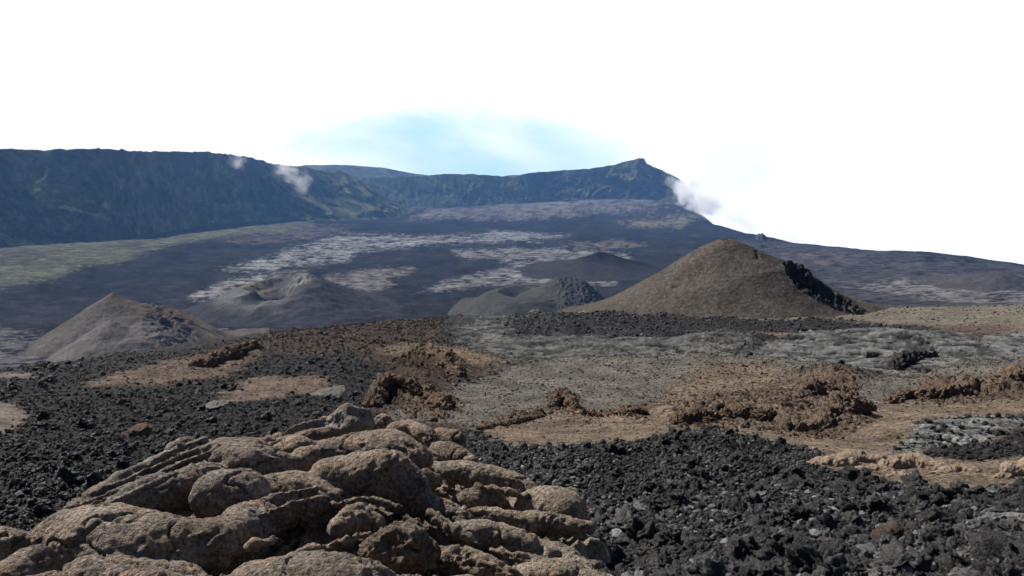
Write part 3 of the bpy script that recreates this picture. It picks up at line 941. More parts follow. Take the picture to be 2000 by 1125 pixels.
def big_cone(GX, GY):
    lt = table([0, 16, 45, 80, 113, 213, 253, 300, 420], [137, 135, 122, 99, 76, 18, 0, -14, -45])
    rt = table([0, 16, 37, 87, 132, 187, 237, 287, 420], [137, 135, 127, 105, 90, 52, 26, 10, -20])
    h = lrcone(GX, GY, lt, rt)
    h += 1.6 * fbm2(GX / 60, GY / 60, 4, 0.5, 3) + 0.35 * fbm2(GX / 8, GY / 8, 3, 0.6, 8)
    f1, f2, ci = cells2(GX / 3.6, GY / 3.6, 3)
    h += 0.55 * np.clip(1 - f1 * 1.5, 0, 1) * (ci > 0.55)
    # collapsed vent running down the flank
    ax = 100 + (GX - 100) * 0
    t = np.clip((GX - 105) / 135, 0, 1)
    cy = -62 - 42 * t + 6 * fbm2(GX / 30, GX * 0, 2, 0.5, 4)
    half = np.interp(t, [0, 0.12, 0.4, 0.75, 1], [16, 44, 44, 30, 12]) + 9 * fbm2(GX / 14, GY / 14, 3, 0.6, 12)
    inside = sstep(3.0, -3.0, np.abs(GY - cy) - half) * sstep(-3, 6, GX - 108) * sstep(228, 198, GX)
    floor_ = np.interp(t, [0, 0.15, 0.6, 1], [48, 56, 34, 14]) + 9 * fbm2(GX / 18, GY / 14, 3, 0.6, 15)
    h = h - inside * np.minimum(floor_, np.clip(h, 0, None) * 0.62)
    rim = sstep(16, 2, np.abs(np.abs(GY - cy) - half)) * sstep(105, 120, GX) * sstep(260, 225, GX)
    h += rim * (2.5 + 7.0 * fbm2(GX / 11, GY / 11, 3, 0.6, 17))
    # crack
    cx = 57 + 4 * fbm2(GY / 9, GY * 0, 2, 0.6, 6)
    crack = sstep(3.2, 1.2, np.abs(GX - cx)) * sstep(-64, -54, GY) * sstep(-6, -16, GY)
    h -= crack * 7
    notch = sstep(7, 2, np.hypot((GX - 2) * 0.7, GY + 5))
    h -= notch * 5
    hole = sstep(6, 2, np.hypot((GX + 80 + 0.3 * GY + 40) * 0.6, (GY + 118) * 1.0))
    h -= hole * 4
    col = np.zeros(GX.shape + (3,))
    col[:] = (0.064, 0.057, 0.050)
    v = fbm2(GX / 50, GY / 50, 4, 0.5, 20)
    col *= (1 + 0.14 * v)[..., None]
    top = sstep(60, 20, np.hypot(GX + 20, GY))[..., None] * sstep(-0.2, 0.6, fbm2(GX / 20, GY / 20, 3, 0.5, 22))[..., None]
    col = col * (1 - 0.4 * top) + np.array((0.125, 0.082, 0.056)) * 0.4 * top
    col *= (1 + 0.45 * (ci > 0.72) * (f1 < 0.5) - 0.25 * (ci < 0.15))[..., None]
    dk = np.clip(inside + 0.7 * rim, 0, 1)[..., None]
    col = col * (1 - dk) + np.array((0.040, 0.034, 0.033)) * dk
    return h, col


o = local_patch('cinder_cone', 1413, 606, 190, 330, 430, 330, 260, 430, 330, big_cone, M_CONE)
tag(o, 'large smooth grey-brown cinder cone with a dark collapsed vent on its flank', 'cinder cone', 'cinder cones on the caldera floor')
BIG_CONE = o


def vent_blocks(cone):
    g = np.random.default_rng(31)
    k = 190 / F
    a_ = ray(1413, 606)[0]
    gx = np.linspace(104, 226, 46) + g.uniform(-4, 4, 46)
    t = np.clip((gx - 105) / 135, 0, 1)
    edge = np.interp(t, [0, 0.12, 0.4, 0.75, 1], [16, 44, 44, 30, 12])
    gy = -62 - 42 * t + edge * np.where(np.arange(46) % 3 == 0, -1, 1) * g.uniform(0.75, 1.15, 46)
    h, _c = big_cone(gx[None, :], gy[None, :])
    for i in range(46):
        o = bpy.data.objects.new('spatter_block', VENT[i % len(VENT)])
        COL.objects.link(o)
        o.parent = cone
        s_ = g.uniform(3.0, 7.0) * (1.2 if i < 18 else 0.8)
        x_, y_ = gx[i] * k, gy[i] * k
        o.location = (x_ * math.cos(a_) + y_ * math.sin(a_), -x_ * math.sin(a_) + y_ * math.cos(a_), (float(h[0, i]) + s_ * 0.2) * k)
        o.rotation_euler = tuple(g.uniform(-1, 1, 3))
        o.scale = [s_ * k] * 3


def left_cone(GX, GY):
    rho_l = table([0, 6, 60, 128, 150, 260], [112, 108, 72, 30, 8, -24])
    rho_r = table([0, 8, 40, 80, 130, 190, 260], [112, 105, 88, 74, 58, 18, -20])
    h = lrcone(GX, GY, rho_l, rho_r, yscale=0.8)
    h2 = 92 - 0.62 * np.hypot(GX + 4, (GY + 150) * 0.8) - 6 + 0
    h3 = np.interp(np.hypot(GX - 30, (GY + 150) * 0.8), [0, 60, 110, 160], [72, 56, 20, -10])
    h = np.maximum(np.maximum(h, h2), h3)
    rough = sstep(20, 70, GX) * sstep(150, 100, GX)
    h += 2.0 * fbm2(GX / 30, GY / 30, 4, 0.55, 33) + rough * 5 * fbm2(GX / 14, GY / 14, 4, 0.6, 35)
    pit = sstep(15, 8, np.hypot((GX - 82), (GY + 92) * 0.8)) + sstep(11, 6, np.hypot((GX - 105), (GY + 60) * 0.8))
    h -= 10 * np.clip(pit, 0, 1)
    col = np.zeros(GX.shape + (3,))
    col[:] = (0.080, 0.070, 0.061)
    v = fbm2(GX / 40, GY / 40, 4, 0.5, 37)
    rust = sstep(-0.1, 0.5, v + 0.008 * (GX - 20))[..., None] * sstep(200, 60, np.hypot(GX - 30, GY))[..., None]
    col = col * (1 - 0.6 * rust) + np.array((0.11, 0.072, 0.052)) * 0.6 * rust
    pl = sstep(60, -30, GX + 0.3 * GY)[..., None] * sstep(10, -80, GY)[..., None]
    col = col * (1 - 0.35 * pl) + np.array((0.14, 0.13, 0.125)) * 0.35 * pl
    dk = (np.clip(pit + 0.8 * rough * sstep(-0.1, 0.5, fbm2(GX / 16, GY / 16, 3, 0.6, 39)), 0, 1))[..., None]
    col = col * (1 - dk) + np.array((0.045, 0.036, 0.036)) * dk
    return h, col


vent_blocks(BIG_CONE)
o = local_patch('cinder_cone', 228, 690, 760, 260, 300, 320, 220, 220, 200, left_cone, M_CONE_FAR)
tag(o, 'brown cinder cone with sharp apex and a smaller twin cone before it', 'cinder cone', 'cinder cones on the caldera floor')


def crater_cone(GX, GY):
    rim = np.hypot(GX, GY * 0.75)
    prof = np.interp(rim, [0, 45, 62, 90, 150, 210, 300], [8, 34, 52, 47, 18, -3, -22])
    prof = prof + 10 * sstep(-60, 60, GX) * np.exp(-((rim - 62) / 50) ** 2) - 12 * sstep(0, -150, GX)
    th = np.arctan2(GY, GX)
    br = np.exp(-((th + 1.65) / 0.40) ** 4)           # breach towards the viewer
    prof = prof - br * np.exp(-((rim - 55) / 40) ** 2) * 27
    pk = 20 * np.exp(-(np.hypot(GX - 42, (GY - 20) * 0.7) / 26) ** 1.4)
    h = prof + pk + 4.0 * np.exp(-(np.hypot(GX - 42, GY - 10) / 40) ** 2) * fbm2(GX / 9, GY / 9, 3, 0.6, 47) + 2.5 * fbm2(GX / 30, GY / 30, 4, 0.55, 43) + 2.5 * np.abs(fbm2(GX / 60, GY / 60, 3, 0.5, 44))
    col = np.zeros(GX.shape + (3,))
    col[:] = (0.038, 0.037, 0.040)
    ash = (sstep(14, 34, prof) * sstep(110, -60, GX) * sstep(-0.6, 0.2, fbm2(GX / 60, GY / 60, 3, 0.5, 46)))[..., None]
    col = col * (1 - ash) + np.array((0.100, 0.100, 0.094)) * ash
    n = fbm2(GX / 20, GY / 20, 3, 0.6, 45)
    su = (np.exp(-(np.hypot(GX + 38, (GY - 45) * 0.5) / 26) ** 2) * sstep(-0.5, 0.3, n))[..., None]
    col = col * (1 - su) + np.array((0.19, 0.145, 0.09)) * su
    wp = (np.exp(-(np.hypot(GX - 42, (GY - 8) * 0.45) / 24) ** 2) * sstep(-0.15, 0.35, fbm2(GX / 9, GY / 14, 4, 0.6, 48)))[..., None]
    col = col * (1 - wp) + np.array((0.20, 0.20, 0.18)) * wp
    rd = (br * sstep(80, 40, rim))[..., None]
    col = col * (1 - rd) + np.array((0.085, 0.045, 0.036)) * rd
    return h * 0.86, col


o = local_patch('cinder_cone', 545, 603, 1080, 230, 230, 330, 330, 220, 200, crater_cone, M_CONE_FAR)
tag(o, 'grey breached crater cone with a pale peak and yellowish rim', 'cinder cone', 'cinder cones on the caldera floor')


def low_cone(GX, GY):
    rim = np.hypot(GX + 45, GY * 0.6)
    h1 = np.interp(rim, [0, 30, 48, 75, 110, 160, 240], [14, 26, 36, 30, 6, -8, -20])
    h2 = np.interp(np.hypot(GX - 22, (GY - 20) * 0.7), [0, 10, 40, 80, 120, 170, 240], [60, 56, 40, 24, 2, -8, -20])
    sp = sstep(5, 40, GX) * sstep(140, 90, GX)
    h = np.maximum(h1, h2) + 1.2 * fbm2(GX / 30, GY / 30, 4, 0.55, 53) + sp * 6 * np.abs(fbm2(GX / 11, GY / 14, 3, 0.6, 55))
    h += 18 * np.exp(-(np.hypot(GX - 75, (GY - 20) * 0.6) / 30) ** 2)
    h -= 10 * np.exp(-(np.hypot(GX + 42, (GY + 10) * 0.4) / 22) ** 2)
    col = np.zeros(GX.shape + (3,))
    col[:] = (0.050, 0.049, 0.044)
    k = sp[..., None] * sstep(-0.2, 0.4, fbm2(GX / 9, GY / 12, 3, 0.6, 57))[..., None] * 0.7
    col = col * (1 - k) + np.array((0.045, 0.042, 0.045)) * k
    return h, col


o = local_patch('cinder_cone', 1065, 604, 1010, 190, 190, 260, 260, 220, 200, low_cone, M_CONE_FAR)
tag(o, 'low grey cone with an open crater and knobbly dark spatter crest', 'cinder cone', 'cinder cones on the caldera floor')


def faint_cone(GX, GY):
    h = np.interp(np.hypot(GX, GY * 0.6), [0, 12, 50, 100, 170, 240], [32, 29, 15, 2, -9, -20])
    h += 1.0 * fbm2(GX / 30, GY / 30, 4, 0.5, 63)
    h -= 8 * np.exp(-(np.hypot(GX - 4, (GY + 22) * 0.5) / 10) ** 2)
    col = np.zeros(GX.shape + (3,))
    col[:] = (0.031, 0.030, 0.031)
    return h, col


o = local_patch('cinder_cone', 1175, 523, 1650, 240, 240, 400, 400, 100, 100, faint_cone, M_CONE_FAR)
tag(o, 'faint low grey-green cone far behind the knobbly crater cone', 'cinder cone', 'cinder cones on the caldera floor')


def hump(GX, GY):
    h = np.interp(np.hypot(GX, GY * 0.5), [0, 20, 60, 110, 160], [26, 24, 10, -2, -10]) + 2 * fbm2(GX / 14, GY / 14, 4, 0.6, 73)
    col = np.zeros(GX.shape + (3,))
    col[:] = (0.052, 0.047, 0.048)
    return h, col


o = local_patch('cinder_cone', 1945, 562, 1420, 160, 160, 240, 240, 90, 80, hump, M_CONE_FAR)
tag(o, 'flat dark cone low on the hazy flank at the far edge', 'cinder cone', 'cinder cones on the caldera floor')


def knob(GX, GY):
    h = np.interp(np.hypot(GX, GY * 0.5), [0, 6, 14, 30], [15, 13, 3, -4]) + 3 * fbm2(GX / 6, GY / 8, 3, 0.6, 77)
    col = np.zeros(GX.shape + (3,))
    col[:] = (0.045, 0.042, 0.045)
    return h, col


o = local_patch('rock_knob', 1486, 472, 2900, 30, 30, 60, 60, 40, 40, knob, M_CONE_FAR)
tag(o, 'small dark rocky knob on the cloudy skyline behind the large cone', 'rock')

# ------------------------------------------------------------------ foreground outcrop of pahoehoe
def spline(P, n):
    P = np.asarray(P, float)
    if len(P) == 1:
        return np.repeat(P, n, 0)
    seg = np.concatenate([[0], np.cumsum(np.linalg.norm(np.diff(P[:, :3], axis=0), axis=1))])
    u = np.linspace(0, seg[-1], n)
    m = np.gradient(P, seg, axis=0)
    i = np.clip(np.searchsorted(seg, u) - 1, 0, len(P) - 2)
    h = (seg[i + 1] - seg[i])[:, None]
    t = ((u - seg[i]) / (seg[i + 1] - seg[i]))[:, None]
    return ((1 + 2 * t) * (1 - t) ** 2 * P[i] + t * (1 - t) ** 2 * h * m[i] + t * t * (3 - 2 * t) * P[i + 1] + t * t * (t - 1) * h * m[i + 1])


def tube_geo(chain, flat=0.8, nu=84, nv=60, lump=0.10, dents=(), seed=0, ropes=0, grain=0.012, rough=0.0):
    """a lava toe swept along a chain of (px, py, r, radius px); rounded ends, lumpy skin: points and triangles"""
    C = []
    for px, py, r, rad in chain:
        p = at(px, py, r)
        C.append([*p, rad * r / F])
    C = np.array(C)
    S = spline(C, nu) if len(C) > 1 else None
    ax = C[-1, :3] - C[0, :3]
    # caps: extend beyond both ends by the radius there
    tg0 = (S[1, :3] - S[0, :3]) / np.linalg.norm(S[1, :3] - S[0, :3])
    tg1 = (S[-1, :3] - S[-2, :3]) / np.linalg.norm(S[-1, :3] - S[-2, :3])
    k = np.sin(np.linspace(0, math.pi / 2, 16))[:-1]
    q = np.sqrt(1 - k ** 2)
    head = np.array([[*(S[0, :3] - tg0 * S[0, 3] * kk), max(S[0, 3] * qq, 1e-3)] for kk, qq in zip(k[::-1], q[::-1])])
    tail = np.array([[*(S[-1, :3] + tg1 * S[-1, 3] * kk), max(S[-1, 3] * qq, 1e-3)] for kk, qq in zip(k, q)])
    S = np.concatenate([head[:-1], S, tail[1:]])
    T = np.gradient(S[:, :3], axis=0)
    T /= np.linalg.norm(T, axis=1)[:, None]
    up = np.array([0, 0, 1.0])
    side = np.cross(T, up)
    side /= np.linalg.norm(side, axis=1)[:, None] + 1e-9
    upv = np.cross(side, T)
    th = np.linspace(0, 2 * math.pi, nv, endpoint=False)
    ring = side[:, None, :] * np.cos(th)[None, :, None] + upv[:, None, :] * (np.sin(th) * flat)[None, :, None]
    rad = S[:, 3]
    rm = rad.max()
    P = S[:, None, :3] + ring * rad[:, None, None]
    nrm = ring / np.linalg.norm(ring, axis=2)[..., None]
    x, y, z = P[..., 0], P[..., 1], P[..., 2]
    so = seed * 3.7
    d = lump * rm * 2.2 * fbm3(x / (rm * 1.9) + so, y / (rm * 1.9), z / (rm * 1.9), 2, 0.4)
    d += grain * 1.3 * fbm3(x / 0.09 + so, y / 0.09, z / 0.09, 3, 0.6)
    # cooling cracks
    cr = np.abs(fbm3(x / (rm * 1.1) + 4 + so, y / (rm * 1.1), z / (rm * 1.1), 3, 0.5))
    d -= 0.022 * sstep(0.035, 0.0, cr)
    if rough:
        k1 = np.abs(fbm3(x / (rm * 1.1) + so, y / (rm * 1.1), z / (rm * 1.1), 4, 0.6))
        k2 = np.abs(fbm3(x / (rm * 0.4) + so, y / (rm * 0.4), z / (rm * 0.4), 3, 0.6))
        d += rough * rm * (0.75 - 2.4 * k1) + rough * rm * 0.4 * (0.4 - 1.5 * k2)
    if ropes:
        w = x * 0.55 + y * 0.25 - z * 0.9
        d += 0.16 * rm * (1 - 2 * np.abs(np.sin((th[None, :] * ropes / 2.0) + 1.3 * fbm3(x * 3, y * 3, z * 3, 2, 0.5))))
    P = P + nrm * d[..., None]
    for px, py, r, rpx, dep in dents:
        c = at(px, py, r)
        dd = np.linalg.norm(P - c, axis=2) / (rpx * r / F)
        wob = 1 + 0.25 * fbm3(x / 0.07, y / 0.07, z / 0.07, 2, 0.5)
        P = P - nrm * (dep * rpx * r / F * sstep(1.0, 0.7, dd * wob))[..., None]
    fc = grid_faces(P.shape[0], nv, True)
    n0 = P.shape[0] * nv
    PV = np.concatenate([P.reshape(-1, 3), P[0].mean(0)[None], P[-1].mean(0)[None]])
    tri = np.concatenate([fc[:, [0, 1, 2]], fc[:, [0, 2, 3]]])
    k = np.arange(nv)
    e = n0 - nv
    tri = np.concatenate([tri, np.stack([(k + 1) % nv, k, k * 0 + n0], 1), np.stack([e + k, e + (k + 1) % nv, k * 0 + n0 + 1], 1)])
    Q = PV - PV.mean(0)
    if np.einsum('ij,ij->i', Q[tri[:, 0]], np.cross(Q[tri[:, 1]], Q[tri[:, 2]])).sum() < 0:
        tri = tri[:, ::-1]
    return PV, tri


def tube(name, chain, mat, parent, *a, **kw):
    return mesh_obj(name, *tube_geo(chain, *a, **kw), mat, parent)


CORE_ROWS = [
    (3.3, [(-300, 1290), (1400, 1290)]),
    (3.9, [(-300, 1180), (1400, 1180)]),
    (4.5, [(-300, 1118), (0, 1118), (300, 1095), (600, 1100), (900, 1100), (1100, 1118), (1400, 1140)]),
    (5.2, [(-300, 1090), (0, 1085), (200, 1030), (400, 1018), (600, 1020), (800, 1030), (1000, 1050), (1150, 1070), (1400, 1110)]),
    (6.0, [(-300, 1030), (100, 1015), (300, 958), (450, 945), (600, 942), (800, 965), (950, 985), (1150, 1018), (1400, 1060)]),
    (7.0, [(-300, 960), (300, 915), (400, 905), (550, 888), (700, 885), (850, 908), (1000, 950), (1150, 990), (1400, 1030)]),
    (8.2, [(-300, 930), (300, 890), (550, 868), (700, 856), (850, 868), (1000, 930), (1400, 1000)]),
]
CORE_EDGE = [(-300, 1200, 3.2), (-200, 1060, 4.7), (0, 1055, 5.1), (120, 995, 5.6), (250, 945, 6.1), (400, 880, 6.6), (540, 860, 7.2), (690, 835, 7.9),
             (840, 860, 7.9), (990, 935, 7.3), (1125, 985, 6.7), (1165, 1045, 5.9), (1190, 1125, 4.9), (1290, 1300, 3.2)]


LOBES = [
    # chain of (px, py, r, radius px), flat, lump, dents
    ([(-90, 1100, 4.75, 56), (-10, 1086, 4.9, 56), (18, 1084, 4.95, 50)], 0.95, 0.04, ()),
    ([(20, 1140, 4.4, 38), (62, 1110, 4.5, 44)], 1.0, 0.06, ()),
    ([(135, 1062, 4.95, 68), (215, 1072, 4.75, 84), (315, 1080, 4.6, 82), (395, 1072, 4.6, 62)], 0.90, 0.05, [(216, 1050, 4.45, 15, 0.6), (118, 1098, 4.42, 32, 1.0)]),
    ([(390, 1075, 4.6, 56), (465, 1036, 4.9, 54), (540, 1002, 5.15, 46), (612, 984, 5.3, 30)], 0.8, 0.05, ()),
    ([(170, 1140, 4.4, 50), (260, 1148, 4.35, 60), (350, 1150, 4.3, 54)], 0.85, 0.08, ()),
    ([(30, 1170, 4.2, 34), (100, 1160, 4.25, 40)], 0.9, 0.10, ()),
    ([(225, 990, 5.3, 26), (290, 976, 5.4, 40), (360, 955, 5.5, 44), (410, 940, 5.6, 38)], 0.95, 0.05, ()),
    ([(428, 972, 5.25, 52), (474, 974, 5.25, 56)], 1.0, 0.04, [(388, 962, 5.05, 14, 1.0)]),
    ([(436, 912, 5.9, 60), (485, 916, 5.85, 66), (528, 922, 5.85, 52)], 0.95, 0.05, [(490, 874, 5.62, 20, 0.9), (515, 880, 5.62, 17, 0.9), (535, 888, 5.65, 14, 0.8)]),
    ([(500, 968, 5.45, 40), (580, 962, 5.5, 52), (650, 970, 5.45, 40)], 0.75, 0.06, ()),
    ([(535, 898, 6.3, 32), (580, 888, 6.35, 40), (612, 884, 6.4, 28)], 0.92, 0.05, ()),
    ([(562, 922, 5.85, 18), (598, 903, 5.95, 29), (632, 888, 6.05, 23)], 1.05, 0.05, ()),
    ([(630, 880, 6.45, 24), (695, 880, 6.35, 36), (765, 882, 6.25, 47), (806, 900, 6.15, 40)], 0.92, 0.04, ()),
    ([(640, 928, 5.6, 36), (700, 928, 5.55, 48), (760, 936, 5.5, 56), (800, 952, 5.45, 44)], 0.95, 0.04, [(692, 952, 5.2, 34, 0.6)]),
    ([(510, 1172, 3.95, 76), (620, 1166, 3.85, 94), (705, 1172, 3.8, 86), (775, 1195, 3.8, 58)], 0.95, 0.03, ()),
    ([(748, 1076, 4.45, 46), (790, 1072, 4.45, 54), (820, 1084, 4.45, 40)], 0.95, 0.06, ()),
    ([(845, 916, 6.4, 17), (920, 924, 6.3, 26), (1000, 946, 6.2, 26), (1045, 964, 6.1, 16)], 0.95, 0.06, ()),
    ([(905, 982, 5.9, 22), (938, 976, 5.95, 30), (967, 978, 5.95, 22)], 0.9, 0.05, ()),
    ([(1015, 996, 5.95, 30), (1065, 990, 5.95, 46), (1108, 998, 5.85, 43)], 0.9, 0.05, ()),
    ([(1070, 972, 6.25, 22), (1112, 972, 6.25, 24)], 0.85, 0.05, ()),
    ([(925, 1006, 5.55, 18), (1010, 1018, 5.55, 25), (1090, 1026, 5.55, 23), (1155, 1028, 5.55, 12)], 0.9, 0.06, ()),
    ([(890, 1040, 5.15, 24), (970, 1048, 5.15, 32), (1030, 1064, 5.1, 25)], 0.95, 0.06, ()),
    ([(1025, 1068, 5.25, 22), (1090, 1086, 5.15, 30), (1142, 1114, 4.95, 25)], 0.85, 0.06, ()),
    ([(1030, 1124, 4.55, 32), (1100, 1128, 4.55, 42), (1180, 1152, 4.45, 34)], 0.85, 0.08, ()),
    ([(840, 1088, 4.65, 28), (920, 1104, 4.55, 38), (990, 1130, 4.45, 32)], 0.85, 0.10, ()),
    ([(780, 985, 5.4, 20), (850, 992, 5.4, 32), (895, 1012, 5.3, 26)], 0.8, 0.14, ()),
    ([(660, 1030, 4.85, 22), (700, 1012, 4.95, 30), (735, 1025, 4.9, 24)], 0.9, 0.10, ()),
    ([(726, 832, 7.6, 14), (748, 827, 7.6, 19)], 0.95, 0.05, ()),
    ([(768, 840, 7.4, 16), (800, 838, 7.4, 23), (818, 843, 7.4, 16)], 0.85, 0.05, ()),
    ([(803, 832, 7.4, 9), (830, 848, 7.2, 18), (850, 865, 7.1, 14)], 0.95, 0.05, ()),
    ([(855, 852, 7.4, 17), (888, 860, 7.3, 24)], 0.85, 0.06, ()),
    ([(853, 876, 6.9, 17), (890, 888, 6.8, 25), (917, 902, 6.7, 18)], 0.8, 0.05, ()),
    ([(835, 888, 6.6, 14), (852, 902, 6.55, 17)], 0.85, 0.05, ()),
    ([(516, 866, 7.0, 10), (540, 858, 7.0, 16)], 0.9, 0.06, ()),
    ([(830, 930, 5.95, 18), (848, 938, 5.95, 20)], 0.9, 0.05, ()),
    ([(640, 846, 6.9, 15), (575, 858, 6.85, 16), (530, 872, 6.8, 14)], 0.8, 0.08, ()),
    ([(140, 992, 5.65, 12), (220, 954, 5.9, 24), (300, 918, 6.15, 28), (330, 905, 6.2, 24)], 0.7, 0.06, ()),
    ([(322, 910, 6.1, 26), (362, 894, 6.2, 40), (398, 884, 6.3, 30)], 0.9, 0.04, ()),
]
STRANDS = [
    [(110, 1000, 5.45, 4), (190, 972, 5.6, 5), (280, 934, 5.8, 6), (330, 914, 5.95, 5)],
    [(150, 997, 5.35, 4), (240, 960, 5.5, 6), (310, 934, 5.65, 6)],
    [(322, 888, 5.95, 5), (360, 868, 6.0, 7), (405, 862, 6.05, 6)],
    [(322, 900, 5.85, 5), (355, 884, 5.9, 7), (408, 877, 5.95, 6)],
    [(325, 914, 5.75, 6), (360, 900, 5.8, 8), (404, 890, 5.85, 6)],
    [(330, 934, 5.6, 8), (365, 921, 5.65, 11), (398, 910, 5.7, 8)],
    [(452, 866, 5.95, 6), (490, 862, 5.95, 8), (535, 858, 6.0, 6)],
    [(470, 893, 5.7, 5), (510, 893, 5.7, 7), (540, 898, 5.7, 6)],
    [(470, 1000, 4.95, 5), (540, 968, 5.1, 6), (620, 955, 5.25, 6)],
    [(490, 1018, 4.85, 5), (560, 986, 5.0, 5), (640, 970, 5.15, 5)],
    [(650, 985, 5.1, 7), (720, 975, 5.15, 9), (780, 990, 5.1, 7)],
    [(560, 1088, 4.4, 10), (640, 1066, 4.5, 11), (720, 1044, 4.65, 9)],
    [(840, 1000, 5.1, 9), (880, 1030, 4.9, 10), (930, 1060, 4.8, 9)],
    [(960, 1072, 4.8, 8), (1020, 1090, 4.7, 10), (1060, 1100, 4.65, 7)],
    [(930, 948, 5.95, 7), (1000, 962, 5.9, 8), (1040, 970, 5.9, 6)],
    [(430, 1088, 4.5, 9), (480, 1072, 4.55, 11), (540, 1052, 4.65, 9)],
]


def core():
    a0, a1 = ray(-320, 1100)[0], ray(1330, 1100)[0]
    A = np.linspace(a0, a1, 420)
    R = np.exp(np.linspace(math.log(3.25), math.log(8.9), 260))
    tk = []
    for r, pts in CORE_ROWS:
        p = np.array(pts, float)
        a, t = ray(p[:, 0], p[:, 1])
        tk.append(np.interp(A, a, t))
    Tn = pchip(np.log([r for r, _ in CORE_ROWS]), np.array(tk), np.log(np.clip(R, 3.3, 8.2)))
    Z = Tn * R[:, None]
    Xc, Yc = R[:, None] * np.sin(A), R[:, None] * np.cos(A)
    E = np.array([at(*p)[:2] for p in CORE_EDGE])
    ins = np.zeros(Xc.shape, bool)
    dist = np.full(Xc.shape, 9.0)
    Xw = Xc + 0.12 * fbm2(Xc / 0.5, Yc / 0.5, 3, 0.5, 2)
    Yw = Yc + 0.12 * fbm2(Xc / 0.5 + 9, Yc / 0.5, 3, 0.5, 2)
    for i in range(len(E)):
        (x1, y1), (x2, y2) = E[i], E[(i + 1) % len(E)]
        if y1 != y2:
            ins ^= ((y1 > Yw) != (y2 > Yw)) & (Xw < (x2 - x1) * (Yw - y1) / (y2 - y1) + x1)
        ex, ey = x2 - x1, y2 - y1
        t = np.clip(((Xw - x1) * ex + (Yw - y1) * ey) / (ex * ex + ey * ey), 0, 1)
        dist = np.minimum(dist, np.hypot(Xw - x1 - t * ex, Yw - y1 - t * ey))
    sd = np.where(ins, dist, -dist)
    Z = Z - 1.6 * sstep(0.10, -0.75, sd) - 0.12
    for px, py, r, rad, dep in ((560, 1062, 4.6, 0.34, 0.38), (690, 1000, 5.1, 0.22, 0.25), (700, 1100, 4.3, 0.2, 0.2), (860, 1050, 4.9, 0.25, 0.22), (960, 1090, 4.7, 0.2, 0.2)):
        c_ = at(px, py, r)
        Z -= dep * np.exp(-(np.hypot(Xc - c_[0], Yc - c_[1]) / rad) ** 3)
    rough_k = 1.0
    Z += 0.07 * fbm2(Xc / 0.45, Yc / 0.45, 4, 0.55, 12)
    c1, c2, ci = cells2(Xc / 0.16 + 0.4 * fbm2(Xc / 0.2, Yc / 0.2, 2, 0.5, 8), Yc / 0.2, 7)
    Z += (0.008 + 0.05 * rough_k * sstep(4.2, 5.0, R)[:, None]) * np.clip(1 - c1 * 1.4, -0.2, 1) * (0.3 + ci)
    Z += (0.008 + 0.04 * rough_k) * (1 - 2 * np.abs(fbm2(Xc / 0.22 + 3, Yc / 0.22, 3, 0.55, 14)))
    P = np.stack([Xc, Yc, Z], -1)
    D = P.copy()
    D[..., 2] -= 0.5
    nr_, nc_ = Z.shape
    q = grid_faces(nr_, nc_)
    m = nr_ * nc_
    top = np.concatenate([q[:, [0, 1, 2]], q[:, [0, 2, 3]]])
    idx = np.arange(m).reshape(nr_, nc_)
    ring = np.concatenate([idx[0, :-1], idx[:-1, -1], idx[-1, :0:-1], idx[:0:-1, 0]])
    nx_ = np.roll(ring, -1)
    side = np.concatenate([np.stack([ring, nx_, nx_ + m], 1), np.stack([ring, nx_ + m, ring + m], 1)])
    return np.concatenate([P.reshape(-1, 3), D.reshape(-1, 3)]), np.concatenate([top[:, ::-1], top + m, side])


